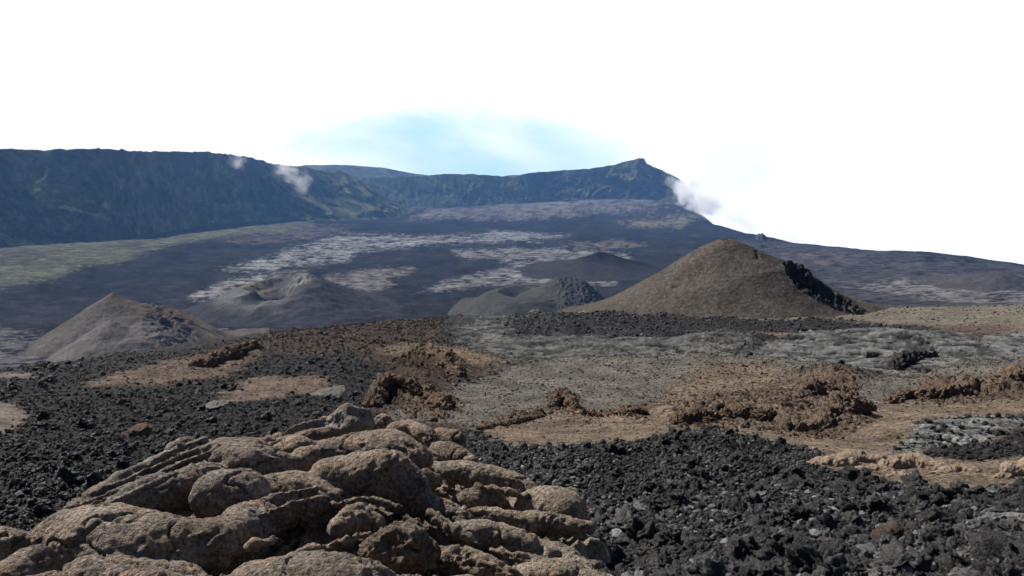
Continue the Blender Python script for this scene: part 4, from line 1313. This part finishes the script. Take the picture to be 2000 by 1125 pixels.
def lava_outcrop():
    """one continuous swelling skin: the toes are fused, relaxed and then given ropes, cracks and grain"""
    parts = [core()]
    for k, (ch, fl, lu, de) in enumerate(LOBES):
        parts.append(tube_geo(ch, fl, lump=lu, dents=de, seed=k + 1, grain=0))
    for k, ch in enumerate(STRANDS):
        parts.append(tube_geo(ch, 0.9, nu=60, nv=24, lump=0.30, seed=80 + k, grain=0))
    vs, fs, n = [], [], 0
    for v, f in parts:
        vs.append(v)
        fs.append(f + n)
        n += len(v)
    tmp = mesh_obj('fused', np.concatenate(vs), np.concatenate(fs), M_LOBE)
    md = tmp.modifiers.new('r', 'REMESH')
    md.mode = 'VOXEL'
    md.voxel_size = 0.0138
    ms = tmp.modifiers.new('s', 'SMOOTH')
    ms.factor = 0.5
    ms.iterations = 4
    me = bpy.data.meshes.new_from_object(tmp.evaluated_get(bpy.context.evaluated_depsgraph_get()))
    bpy.data.objects.remove(tmp, do_unlink=True)
    nv = len(me.vertices)
    P = np.zeros(nv * 3, np.float32)
    me.vertices.foreach_get('co', P)
    Nn = np.zeros(nv * 3, np.float32)
    me.vertices.foreach_get('normal', Nn)
    P, Nn = P.reshape(-1, 3).astype(float), Nn.reshape(-1, 3).astype(float)
    x, y, z = P.T
    dpt = y * CP - z * SP
    u = 1000 + F * x / dpt
    v = 562.5 - F * (y * SP + z * CP) / dpt
    d = 0.011 * fbm3(x / 0.22, y / 0.22, z / 0.22, 3, 0.45)
    d += 0.0065 * fbm3(x / 0.045, y / 0.045, z / 0.045, 2, 0.6)
    crk = np.abs(fbm3(x / 0.55 + 4, y / 0.55, z / 0.55 + 2, 3, 0.55))
    crk2 = np.abs(fbm3(x / 0.3 + 8, y / 0.3, z / 0.3 + 5, 2, 0.5))
    d -= 0.030 * sstep(0.035, 0.0, crk) + 0.012 * sstep(0.025, 0.0, crk2) * (fbm3(x / 0.6, y / 0.6, z / 0.6, 2, 0.5) > 0)
    wv = sstep(0.30, 0.60, fbm3(x / 0.5 + 21, y / 0.5, z / 0.5, 2, 0.5))       # ropy wrinkles in places
    ph_ = (0.8 * x + 0.45 * y + 0.16 * fbm3(x / 0.3, y / 0.3, z / 0.3, 3, 0.5)) / 0.075 * 2 * math.pi
    d += wv * 0.0075 * (1 - 2 * np.abs(np.sin(ph_ * 0.5)))
    # broken clinkery ground between the toes at the right of the hollow
    br = sstep(620, 720, u + 0.3 * (v - 1000)) * sstep(1010, 930, u) * sstep(955, 1000, v - 0.1 * (u - 700))
    br = np.maximum(br, sstep(40, 0, np.hypot((u - 560) / 2.4, v - 1020)))
    br *= sstep(-0.3, 0.3, fbm3(x / 0.35 + 2, y / 0.35, z / 0.35, 2, 0.5))
    d += br * 0.035 * (0.4 - np.abs(fbm3(x / 0.11, y / 0.11, z / 0.11, 3, 0.6)) * 1.6)
    # ropes on the striated slab
    rp_ = sstep(150, 250, u) * sstep(425, 395, u) * sstep(30, 0, np.abs(v - (1052 - 0.46 * u)) - 16)
    ph = (v + 0.42 * u) / 15.0 * 2 * math.pi + 1.2 * fbm3(x / 0.15, y / 0.15, z / 0.15, 2, 0.5)
    d += rp_ * 0.014 * np.sin(ph)
    P += Nn * d[:, None]
    me.vertices.foreach_set('co', P.astype(np.float32).ravel())
    c = np.zeros((nv, 4), np.float32)
    c[:] = (0.222, 0.174, 0.136, 1)
    gr = sstep(-0.1, 0.5, fbm3(x / 0.5 + 11, y / 0.5, z / 0.5, 4, 0.55))[:, None]
    c[:, :3] = c[:, :3] * (1 - 0.6 * gr) + np.array((0.205, 0.185, 0.162)) * 0.6 * gr
    og = sstep(0.35, 0.75, fbm3(x / 0.25 + 3, y / 0.25, z / 0.25 + 8, 4, 0.6))[:, None]
    c[:, :3] = c[:, :3] * (1 - 0.35 * og) + np.array((0.34, 0.21, 0.12)) * 0.35 * og
    c[:, :3] *= (1 - 0.30 * br)[:, None]
    gy = np.clip(rp_, 0, 1)[:, None]
    c[:, :3] = c[:, :3] * (1 - 0.7 * gy) + np.array((0.22, 0.20, 0.18)) * 0.7 * gy
    rt = sstep(840, 1000, u)[:, None]
    c[:, :3] = c[:, :3] * (1 - 0.4 * rt) + np.array((0.25, 0.195, 0.14)) * 0.4 * rt
    ca = me.color_attributes.new('Col', 'FLOAT_COLOR', 'POINT')
    ca.data.foreach_set('color', c.ravel())
    me.polygons.foreach_set('use_smooth', np.full(len(me.polygons), True))
    me.materials.clear()
    me.materials.append(M_LOBE)
    o = bpy.data.objects.new('lava_outcrop', me)
    COL.objects.link(o)
    tag(o, 'large outcrop of bulbous brown lava lobes filling the near foreground', 'rock outcrop')
    return o


lava_outcrop()
# the slab of crust standing on top of the outcrop
tube('rock_slab', [(565, 852, 7.2, 9), (615, 842, 7.25, 17), (660, 831, 7.3, 25), (692, 825, 7.3, 32), (702, 827, 7.3, 29)], M_ROPE, None, 1.05, lump=0.16, seed=140, ropes=4)
tag(bpy.data.objects['rock_slab'], 'tilted grey slab of crust standing up on the brown lava outcrop', 'rock')

# tan lobes across the black flow
TANL = [
    ('lava_lobe', [(1582, 912, 14.2, 14), (1625, 905, 14.3, 20), (1660, 906, 14.3, 17)], 'low tan lava lobe at the tip of the tan row beside black clinker'),
    ('lava_lobe', [(1640, 908, 14.6, 17), (1680, 900, 14.8, 25), (1708, 902, 14.8, 22)], 'tallest smooth tan lava lobe beyond the black clinker field'),
    ('lava_lobe', [(1660, 920, 13.9, 10), (1710, 919, 13.9, 14), (1750, 928, 13.8, 10)], 'thin tan lava toe lying before the tallest tan lobe'),
    ('lava_lobe', [(1735, 912, 14.4, 17), (1785, 905, 14.7, 20), (1840, 914, 14.5, 13)], 'long pinkish tan lava lobe next to the tallest tan lobe'),
    ('lava_lobe', [(1722, 938, 13.2, 10), (1770, 934, 13.4, 14), (1805, 944, 13.2, 10)], 'flat tan lava toe touching the black clinker edge'),
    ('lava_lobe', [(1835, 928, 13.8, 12), (1875, 922, 14.1, 17), (1905, 926, 14.0, 13)], 'round-backed tan lava lobe in the middle of the tan row'),
    ('lava_lobe', [(1975, 918, 14.2, 17), (2030, 914, 14.3, 25), (2080, 918, 14.2, 17)], 'tan lava lobe cut by the edge of the picture'),
    ('lava_lobe', [(1945, 938, 13.5, 9), (1965, 935, 13.6, 12)], 'small tan lava lump near the picture edge'),
    ('lava_lobe', [(1815, 950, 12.9, 14), (1830, 952, 12.9, 16)], 'small round tan boulder standing apart below the tan row'),
]
for k, (nm, ch, lb) in enumerate(TANL):
    o = tube(nm, ch, M_TAN, None, 0.8, nu=60, nv=44, lump=0.10, seed=160 + k, grain=0.02)
    tag(o, lb, 'lava lobe', 'tan lava lobes beyond the clinker')


GREYL = [
    ([(1870, 1082, 6.1, 14), (1935, 1066, 6.3, 26), (2010, 1072, 6.25, 24)], 'smooth grey lava slab among clinker, nearest the bottom corner'),
    ([(1905, 1028, 6.9, 10), (1960, 1016, 7.1, 18), (2030, 1022, 7.0, 18)], 'smooth grey lava slab cut by the picture edge above the corner slab'),
    ([(1750, 1112, 5.6, 14), (1810, 1104, 5.7, 22), (1850, 1116, 5.6, 16)], 'low grey lava hump at the bottom edge beside the corner slab'),
]
for k, (ch, lb) in enumerate(GREYL):
    o = tube('lava_lobe', ch, M_GREYL, None, 0.7, nu=60, nv=44, lump=0.14, seed=190 + k, ropes=6, grain=0.014)
    tag(o, lb, 'lava lobe', 'grey lava slabs in the clinker')

# ------------------------------------------------------------------ stones
CLINK = [stone_data('clinker', 300 + k, M_CLINK, jag=0.58, cuts=6, flat=0.8) for k in range(9)]
BLOCK = [stone_data('rubble_block', 330 + k, M_BRCLINK, jag=0.45, cuts=12, flat=0.62) for k in range(8)]
PLATE = [stone_data('crust_plate', 360 + k, M_GRCLINK, jag=0.30, cuts=8, flat=0.32) for k in range(6)]


def sample(mask, n, lo, hi, seed, power=1.2):
    """n ground points (azimuth, r) inside a 0..1 mask"""
    g = np.random.default_rng(seed)
    w = (mask > 0.02) & (RAD[:, None] > lo) & (RAD[:, None] < hi)
    cell = np.gradient(LR)[:, None] * (RAD[:, None] ** power) * mask * w
    p = cell.ravel() / cell.sum()
    idx = g.choice(p.size, n, p=p)
    i, j = np.unravel_index(idx, mask.shape)
    a = AZF[j] + g.uniform(-0.5, 0.5, n) * (AZF[1] - AZF[0])
    l = LR[i] + g.uniform(-0.5, 0.5, n) * np.gradient(LR)[i]
    r = np.exp(l)
    return np.stack([r * np.sin(a), r * np.cos(a)], 1), r


def scatter_stuff(name, label, xy, size, protos, mat, seed, sink=0.25):
    """stones nobody could count, one object"""
    g = np.random.default_rng(seed)
    n = len(xy)
    z = ground_z(xy[:, 0], xy[:, 1]) + size * (0.5 - sink) * 0.6
    me = bpy.data.meshes.new(name)
    me.vertices.add(n)
    me.vertices.foreach_set('co', np.column_stack([xy, z]).astype(np.float32).ravel())
    a1 = me.attributes.new('rot', 'FLOAT_VECTOR', 'POINT')
    rot = np.column_stack([g.uniform(-0.5, 0.5, n), g.uniform(-0.5, 0.5, n), g.uniform(0, 6.283, n)])
    a1.data.foreach_set('vector', rot.astype(np.float32).ravel())
    a2 = me.attributes.new('siz', 'FLOAT', 'POINT')
    a2.data.foreach_set('value', (size * 0.5).astype(np.float32))
    me.update()
    o = bpy.data.objects.new(name, me)
    COL.objects.link(o)
    gn = bpy.data.node_groups.new(name, 'GeometryNodeTree')
    gn.interface.new_socket('Geometry', in_out='INPUT', socket_type='NodeSocketGeometry')
    gn.interface.new_socket('Geometry', in_out='OUTPUT', socket_type='NodeSocketGeometry')
    L = gn.links.new
    gi, go = N(gn, 'NodeGroupInput'), N(gn, 'NodeGroupOutput')
    jn = N(gn, 'GeometryNodeJoinGeometry')
    for p in protos:
        oi = N(gn, 'GeometryNodeObjectInfo', transform_space='ORIGINAL')
        oi.inputs['Object'].default_value = p
        sm = N(gn, 'GeometryNodeSetMaterial')
        sm.inputs['Material'].default_value = mat
        L(oi.outputs['Geometry'], sm.inputs[0])
        gt = N(gn, 'GeometryNodeGeometryToInstance')
        L(sm.outputs[0], gt.inputs[0])
        L(gt.outputs[0], jn.inputs[0])
    ip = N(gn, 'GeometryNodeInstanceOnPoints')
    L(gi.outputs[0], ip.inputs['Points'])
    L(jn.outputs[0], ip.inputs['Instance'])
    ip.inputs['Pick Instance'].default_value = True
    rv = N(gn, 'FunctionNodeRandomValue', data_type='INT')
    rv.inputs[4].default_value = 0
    rv.inputs[5].default_value = len(protos) - 1
    rv.inputs['Seed'].default_value = seed
    L(rv.outputs[2], ip.inputs['Instance Index'])
    na = N(gn, 'GeometryNodeInputNamedAttribute', data_type='FLOAT_VECTOR')
    na.inputs[0].default_value = 'rot'
    er = N(gn, 'FunctionNodeEulerToRotation')
    L(na.outputs[0], er.inputs[0])
    L(er.outputs[0], ip.inputs['Rotation'])
    nb_ = N(gn, 'GeometryNodeInputNamedAttribute', data_type='FLOAT')
    nb_.inputs[0].default_value = 'siz'
    L(nb_.outputs[0], ip.inputs['Scale'])
    L(ip.outputs[0], go.inputs[0])
    md = o.modifiers.new('stones', 'NODES')
    md.node_group = gn
    tag(o, label, kind='stuff')
    return o


def singles(name, label, cat, group, xy, size, datas, mat, seed, sink=0.2):
    g = np.random.default_rng(seed)
    z = ground_z(xy[:, 0], xy[:, 1]) + size * (0.5 - sink) * 0.6
    out = []
    for k in range(len(xy)):
        o = bpy.data.objects.new(name, datas[g.integers(len(datas))])
        COL.objects.link(o)
        o.location = (xy[k, 0], xy[k, 1], z[k])
        o.rotation_euler = (g.uniform(-0.4, 0.4), g.uniform(-0.4, 0.4), g.uniform(0, 6.28))
        s_ = size[k] * 0.5
        o.scale = (s_, s_, s_)
        tag(o, label if isinstance(label, str) else label(k), cat, group)
        out.append(o)
    return out


def in_frame(xy, z=None):
    z = ground_z(xy[:, 0], xy[:, 1])
    d = xy[:, 1] * CP - z * SP
    u = 1000 + F * xy[:, 0] / d
    v = 562.5 - F * (xy[:, 1] * SP + z * CP) / d
    return (u > 5) & (u < 1995) & (v < 1118), u, v


gz = np.random.default_rng(99)


def px_size(n, r, med, sig, lo, hi, fall=0.0):
    """stone size in metres from a size in photograph pixels"""
    return np.clip(med * np.exp(sig * gz.normal(size=n)), lo, hi) * r / F * (r / r.min()) ** fall


# black clinker of the near flow
def m_size(n, med, sig, lo, hi):
    return np.clip(med * np.exp(sig * gz.normal(size=n)), lo, hi)


xy, r = sample(Zs['flow'], 40000, 4.2, 24, 1, 0.9)
size = m_size(len(xy), 0.034, 0.66, 0.014, 0.36)
inf, u, v = in_frame(xy)
vis = inf & (u > 1130 - (1000 - np.clip(v, 850, 1100)) * 0.8)
order = np.argsort(-(size / r) * vis)
big, rest = order[:240], order[240:]
def clinker_label(k):
    a, b = u[big[k]], v[big[k]]
    where = ('hard against the toe of the brown outcrop' if a < 1260 and b > 930 else
             'along the far rim of the black flow below the brown cinder' if b < 905 else
             'just before the row of tan lava lobes' if a > 1540 and b < 985 else
             'in the bottom corner of the black flow' if a > 1650 and b > 1040 else
             'on the open black flow below the tan lava lobes' if a > 1540 else
             'at the bottom edge in the middle of the black flow' if b > 1040 else
             'in the middle of the black flow')
    return 'jagged black lava clinker ' + where


cl_near = singles('clinker', clinker_label, 'clinker', 'clinkers of the black flow', xy[big], size[big], CLINK, M_CLINK, 2)
xyb, rb = sample(Zs['rubble'], 8000, 15, 70, 3)
sizeb = m_size(len(xyb), 0.055, 0.65, 0.02, 0.45)
infb, ub, vb = in_frame(xyb)
ob = np.argsort(-(sizeb / rb) * infb)
def block_label(k):
    a, b = ub[ob[k]], vb[ob[k]]
    where = ('in the mound behind the brown outcrop' if a < 1000 and b > 745 else
             'in the ridge beside the orange flat patch' if a < 1000 else
             'in the short stone row on the cinder plain' if a < 1290 else
             'in the long ridge above the black flow' if a < 1720 and b > 775 else
             'on the rounded brown knoll above the long ridge' if a < 1720 else
             'in the ridge running to the picture edge')
    return 'rough red-brown lava block ' + where


bl = singles('rubble_block', block_label, 'rock', 'brown rubble blocks', xyb[ob[:120]], sizeb[ob[:120]] * np.where(np.arange(120) < 30, 1.3, 1.0), BLOCK, M_BRCLINK, 4, sink=0.5)
CP_, BP_ = cl_near[:14], bl[:12]
# one flat plate of crust among the clinker gives the plates of the flow their shape
PLP = []
pl_spots = [(1250, 1010), (1480, 985), (1330, 1065), (1640, 1010), (1790, 1060), (1930, 1010), (1205, 1060), (1560, 1080), (1880, 1095), (1420, 930), (1700, 1095), (1960, 1070)]
xyp = []
for p_ in pl_spots:
    a_, l_ = hit(*p_)
    xyp.append((math.exp(l_) * math.sin(a_), math.exp(l_) * math.cos(a_)))
xyp = np.array(xyp)
PL_WHERE = ['beside the outcrop toe', 'in the middle of the clinker field', 'below the middle of the clinker field', 'below the tan lobe tip',
            'near the large red block', 'below the picture-edge tan lobe', 'at the foot of the outcrop', 'at the bottom edge centre', 'at the bottom corner', 'highest up the clinker field',
            'under the large red block', 'next to the picture edge']
PLP = singles('crust_plate', lambda k: 'pale grey plate of broken crust among black clinker, ' + PL_WHERE[k], 'rock', 'pale crust plates in the clinker', xyp, np.linspace(0.12, 0.22, 12)[np.random.default_rng(5).permutation(12)], PLATE, M_GRCLINK, 6, sink=0.0)

scatter_stuff('clinker_rubble', 'loose black clinker covering the near lava flow', xy[rest], size[rest], CP_, M_CLINK, 11)
silver = sstep(-0.15, 0.45, fbm2(UA / 150, UL / 250, 3, 0.5, 301) + 0.35 * sstep(200, 900, UA) * sstep(math.log(11), math.log(6.5), LR)[:, None])
xyq, rq = sample(Zs['flow'] * (silver + 0.12), 24000, 4.2, 22, 12, 0.8)
scatter_stuff('crust_rubble', 'small pale grey crust fragments on the near lava flow', xyq, m_size(len(xyq), 0.027, 0.55, 0.012, 0.085), PLP + CP_[:4], M_GRCLINK, 12, sink=-0.5)
scatter_stuff('brown_rubble', 'loose brown rubble along the ridges of the cinder slope', xyb[ob[120:]], sizeb[ob[120:]], BP_, M_BRCLINK, 13)
dark = np.clip(1 - sum(np.clip(Zs[k_], 0, 1) for k_ in Zs), 0, 1)
dark[far_rows] = 0
xyd, rd = sample(dark, 42000, 6, 120, 14, 0.6)
scatter_stuff('dark_rubble', 'dark clinker covering the older lava plain', xyd, m_size(len(xyd), 0.045, 0.65, 0.015, 0.40) * np.clip(rd / 25, 1, 3) ** 0.5, CP_, M_CLINK, 15)
xyr, rr_ = sample(np.clip(Zs['red'] - Zs['tan1'] - Zs['tan2'] - Zs['rust1'], 0, 1), 9000, 20, 180, 16)
scatter_stuff('red_rubble', 'reddish brown rubble on the far shoulder of the slope', xyr, px_size(len(xyr), rr_, 2.4, 0.5, 1.2, 10), BP_, M_BRCLINK, 17)
xya, ra = sample(Zs['aa'], 5000, 60, 230, 18)
scatter_stuff('dark_rubble', 'dark clinker patch below the large cinder cone', xya, px_size(len(xya), ra, 2.6, 0.5, 1.3, 10), CP_, M_CLINK, 19)
xyk, rk = sample(np.clip(Zs['paho'], 0, 1), 2500, 50, 200, 20)
scatter_stuff('crust_rubble', 'broken grey crust on the ropy lava field', xyk, px_size(len(xyk), rk, 2.2, 0.5, 1.2, 9), PLP + CP_[:3], M_GRCLINK, 21)
xyg, rg = sample(np.clip(Zs['brown'] + Zs['rust1'] + Zs['tan1'] + Zs['tan2'], 0, 1), 15000, 11, 120, 22)
scatter_stuff('brown_rubble', 'scattered small brown stones on the cinder', xyg, px_size(len(xyg), rg, 1.8, 0.6, 0.8, 10), BP_, M_BRST, 23, sink=0.55)
xyg, rg = sample(np.clip(Zs['grey'] + 0.12 * Zs['base'], 0, 1), 20000, 20, 220, 24, 0.9)
scatter_stuff('grey_rubble', 'scattered small grey stones on the cinder', xyg, px_size(len(xyg), rg, 1.8, 0.5, 0.8, 8), CP_[:8], M_GREYST, 25, sink=0.55)
xys, rs = sample(np.clip(Zs['slabaa'] + Zs['slab'] * 0.2, 0, 1), 1500, 12, 40, 26)
scatter_stuff('dark_rubble', 'dark clinker below the striated grey slab', xys, px_size(len(xys), rs, 6.5, 0.4, 3, 18), CP_, M_CLINK, 27)

# broken brown lava ridges standing out of the cinder
RIDGES = [
    ([(1322, 828, 12), (1352, 824, 15), (1400, 822, 16), (1450, 818, 18), (1500, 824, 13)], 'rough brown lava ridge with a dark cave end above the black flow'),
    ([(1545, 842, 12), (1590, 838, 20), (1640, 824, 23), (1692, 804, 15)], 'largest brown lava crag with black shadowed face above the tan lobes'),
    ([(1562, 782, 11), (1605, 772, 18), (1660, 776, 13)], 'rounded brown lava knoll above the largest crag'),
    ([(1738, 788, 9), (1790, 778, 15), (1835, 780, 17), (1885, 776, 11)], 'low red-brown lava ridge with dark hollows beyond the knoll'),
    ([(1895, 770, 10), (1955, 756, 16), (2040, 738, 20)], 'red-brown lava ridge running out at the picture edge'),
    ([(722, 796, 11), (770, 786, 19), (815, 788, 20), (868, 806, 12)], 'brown lava mound just behind the upright slab of the outcrop'),
    ([(772, 716, 9), (820, 710, 14), (862, 722, 12), (900, 738, 8)], 'jagged brown lava ridge beside the orange flat patch'),
    ([(1078, 800, 7), (1098, 787, 13), (1122, 800, 9)], 'small dark lava crag standing alone on the cinder plain'),
    ([(1142, 812, 5), (1195, 812, 8), (1235, 810, 11), (1258, 810, 9)], 'short brown stone row ending in a dark block'),
    ([(385, 720, 10), (430, 708, 16), (470, 702, 14), (505, 698, 9)], 'brown lava mound with a black hollow on the far left slope'),
    ([(935, 842, 5), (985, 830, 8), (1060, 815, 5)], 'low broken brown lava rib at the edge of the tan cinder'),
    ([(1745, 726, 9), (1785, 716, 14), (1820, 712, 9)], 'dark grey clinker heap below the smooth grey lava sheet'),
]
for k, (ch, lb) in enumerate(RIDGES):
    pts = []
    for px, py, rad in ch:
        a_, l_ = hit(px, py)
        r_ = math.exp(l_)
        x_, y_ = r_ * math.sin(a_), r_ * math.cos(a_)
        zz = float(ground_z(np.array([x_]), np.array([y_]))[0]) + 0.15 * rad * r_ / F
        d_ = y_ * CP - zz * SP
        pts.append((1000 + F * x_ / d_, 562.5 - F * (y_ * SP + zz * CP) / d_, r_, rad))
    o = tube('lava_ridge', pts, M_DKRIDGE if k == 11 else M_RIDGE, None, 0.85, nu=150, nv=84, lump=0.30, seed=210 + k, grain=0.0, rough=0.42)
    tag(o, lb, 'lava ridge', 'broken lava ridges on the cinder slope')

# single stones one can point to
LONE = [
    ('boulder', 1046, 622, 173, 26, 0.62, M_GREYST, 'pale rounded boulder on the crest against the caldera floor'),
    ('boulder', 1700, 704, None, 30, 0.6, M_GREYST, 'grey boulder in the hollow of the ropy lava'),
    ('boulder', 1735, 706, None, 18, 0.5, M_GREYST, 'smaller grey boulder next to the one in the ropy hollow'),
    ('boulder', 1992, 742, None, 44, 0.85, M_CLINK, 'large black block at the picture edge above the brown rubble'),
    ('boulder', 418, 806, None, 60, 0.30, M_CLINK, 'dark tilted slab lying on the black lava plain'),
    ('boulder', 268, 858, None, 56, 0.45, M_CORE, 'brown ropy lump on the black clinker behind the outcrop'),
    ('boulder', 640, 775, None, 80, 0.22, M_GREYST, 'flat pale grey slab beside the brown mound'),
    ('boulder', 1150, 609, 186, 44, 0.16, M_GREYST, 'thin pale slab at the foot of the large cinder cone'),
    ('boulder', 1745, 1070, None, 95, 0.55, M_BRCLINK, 'large dark red block among the black clinker'),
    ('boulder', 1590, 1090, None, 60, 0.7, M_CLINK, 'tall black clinker block with deep shadow near the bottom'),
    ('boulder', 1262, 1008, None, 46, 0.8, M_CLINK, 'black block jutting from the clinker near the outcrop toe'),
]
for k, (nm, px, py, r, w, fl, mt, lb) in enumerate(LONE):
    if r is None:
        a_, l_ = hit(px, py)
        r = math.exp(l_)
    a_, _t = ray(px, py)
    x_, y_ = r * math.sin(a_), r * math.cos(a_)
    me = stone_data(nm, 500 + k, mt, jag=0.22, cuts=9, flat=fl)
    o = bpy.data.objects.new(nm, me)
    COL.objects.link(o)
    o.scale = [w * 0.5 * r / F] * 3
    o.location = (x_, y_, float(ground_z(np.array([x_]), np.array([y_]))[0]) + 0.25 * fl * w * r / F)
    o.rotation_euler = (0.1, -0.15, a_ * -1)
    tag(o, lb, 'rock')

# ------------------------------------------------------------------ haze
def haze_box():
    x, y0, y1, z0, z1 = 5600, -1500, 7900, -900, 345
    v = [(-x, y0, z0), (x, y0, z0), (x, y1, z0), (-x, y1, z0), (-x, y0, z1), (x, y0, z1), (x, y1, z1), (-x, y1, z1)]
    f = [(0, 3, 2, 1), (4, 5, 6, 7), (0, 1, 5, 4), (1, 2, 6, 5), (2, 3, 7, 6), (3, 0, 4, 7)]
    m = bpy.data.materials.new('haze')
    m.use_nodes = True
    T = m.node_tree
    T.nodes.clear()
    out = N(T, 'ShaderNodeOutputMaterial')
    pv = N(T, 'ShaderNodeVolumePrincipled')
    pv.inputs['Color'].default_value = (0.20, 0.46, 1.0, 1)
    pv.inputs['Density'].default_value = 4.4e-5
    pv.inputs['Anisotropy'].default_value = 0.2
    T.links.new(pv.outputs[0], out.inputs['Volume'])
    o = mesh_obj('haze', v, f, m, smooth=False)
    tag(o, kind='stuff')


haze_box()


# ------------------------------------------------------------------ drifting cloud
def puff(name, px, py, r, w, h, density, label, tilt=0.0, seed=0.0):
    """a soft body of cloud: an ellipsoid hull whose density falls off towards its skin"""
    m = bpy.data.materials.new(name)
    m.use_nodes = True
    T = m.node_tree
    T.nodes.clear()
    L = T.links.new
    out = N(T, 'ShaderNodeOutputMaterial')
    pv = N(T, 'ShaderNodeVolumePrincipled')
    pv.inputs['Color'].default_value = (1, 1, 1, 1)
    pv.inputs['Anisotropy'].default_value = 0.35
    tc = N(T, 'ShaderNodeTexCoord')
    ln = N(T, 'ShaderNodeVectorMath', operation='LENGTH')
    L(tc.outputs['Object'], ln.inputs[0])
    nz = N(T, 'ShaderNodeTexNoise')
    nz.noise_dimensions = '4D'
    nz.inputs['W'].default_value = seed
    nz.inputs['Scale'].default_value = 2.2
    nz.inputs['Detail'].default_value = 5
    nz.inputs['Roughness'].default_value = 0.6
    L(tc.outputs['Object'], nz.inputs['Vector'])
    k1 = N(T, 'ShaderNodeMapRange')               # noise eats into the body from outside
    k1.inputs['From Min'].default_value = 0.25
    k1.inputs['From Max'].default_value = 0.75
    k1.inputs['To Min'].default_value = 0.75
    k1.inputs['To Max'].default_value = -0.35
    L(nz.outputs['Fac'], k1.inputs['Value'])
    ad = N(T, 'ShaderNodeMath', operation='ADD')
    L(ln.outputs['Value'], ad.inputs[0])
    L(k1.outputs[0], ad.inputs[1])
    mr = N(T, 'ShaderNodeMapRange', interpolation_type='SMOOTHSTEP')
    mr.inputs['From Min'].default_value = 0.25
    mr.inputs['From Max'].default_value = 0.85
    mr.inputs['To Min'].default_value = density
    mr.inputs['To Max'].default_value = 0.0
    L(ad.outputs[0], mr.inputs['Value'])
    L(mr.outputs[0], pv.inputs['Density'])
    L(pv.outputs[0], out.inputs['Volume'])
    o = mesh_obj(name, ICO_V, ICO_F, m)
    a_, _t = ray(px, py)
    o.location = at(px, py, r)
    o.rotation_euler = (0, tilt, -a_)
    o.scale = (w * r / F, w * r / F, h * r / F)
    tag(o, label, kind='stuff')


puff('cloud', 1336, 368, 4780, 52, 52, 0.020, 'bright cloud lapping over the end of the peaked cliff', 0.5, 1.0)
puff('cloud', 1368, 398, 4650, 70, 50, 0.018, 'bright cloud sinking below the end of the peaked cliff', 0.5, 2.0)
puff('cloud', 1450, 436, 4000, 90, 30, 0.006, 'thin cloud along the falling skyline', 0.4, 3.0)
puff('cloud', 1560, 470, 2900, 80, 16, 0.006, 'low streak of cloud on the skyline beside the rocky knob', 0.2, 4.0)
puff('mist', 463, 314, 3480, 26, 30, 0.010, 'small wisp of mist on the crest of the shaded cliff', 0.3, 5.0)
puff('mist', 560, 336, 3720, 44, 30, 0.009, 'larger wisp of mist drifting down the shaded cliff', 0.4, 6.0)
puff('mist', 588, 356, 3700, 34, 34, 0.009, 'lower tail of mist on the shaded cliff', 0.2, 7.5)


def high_cloud():
    """a small cloud high above the frame; its shadow lies on the floor behind the knobbly crater cone"""
    p = at(1205, 524, 1700)
    up = 900.0
    q = up / math.tan(SUN_EL)
    a_, r_ = math.atan2(p[0] + q * math.sin(SUN_AZ), p[1] + q * math.cos(SUN_AZ)), math.hypot(p[0] + q * math.sin(SUN_AZ), p[1] + q * math.cos(SUN_AZ))
    puff('cloud', 1000, 350, 1000, 150, 80, 0.03, 'small cloud drifting high over the caldera', 0.0, 9.0)
    o = bpy.context.scene.collection.objects[-1]
    o.location = (r_ * math.sin(a_), r_ * math.cos(a_), p[2] + up)
    o.scale = (120, 330, 60)
    o.rotation_euler = (0, 0, 0)


high_cloud()
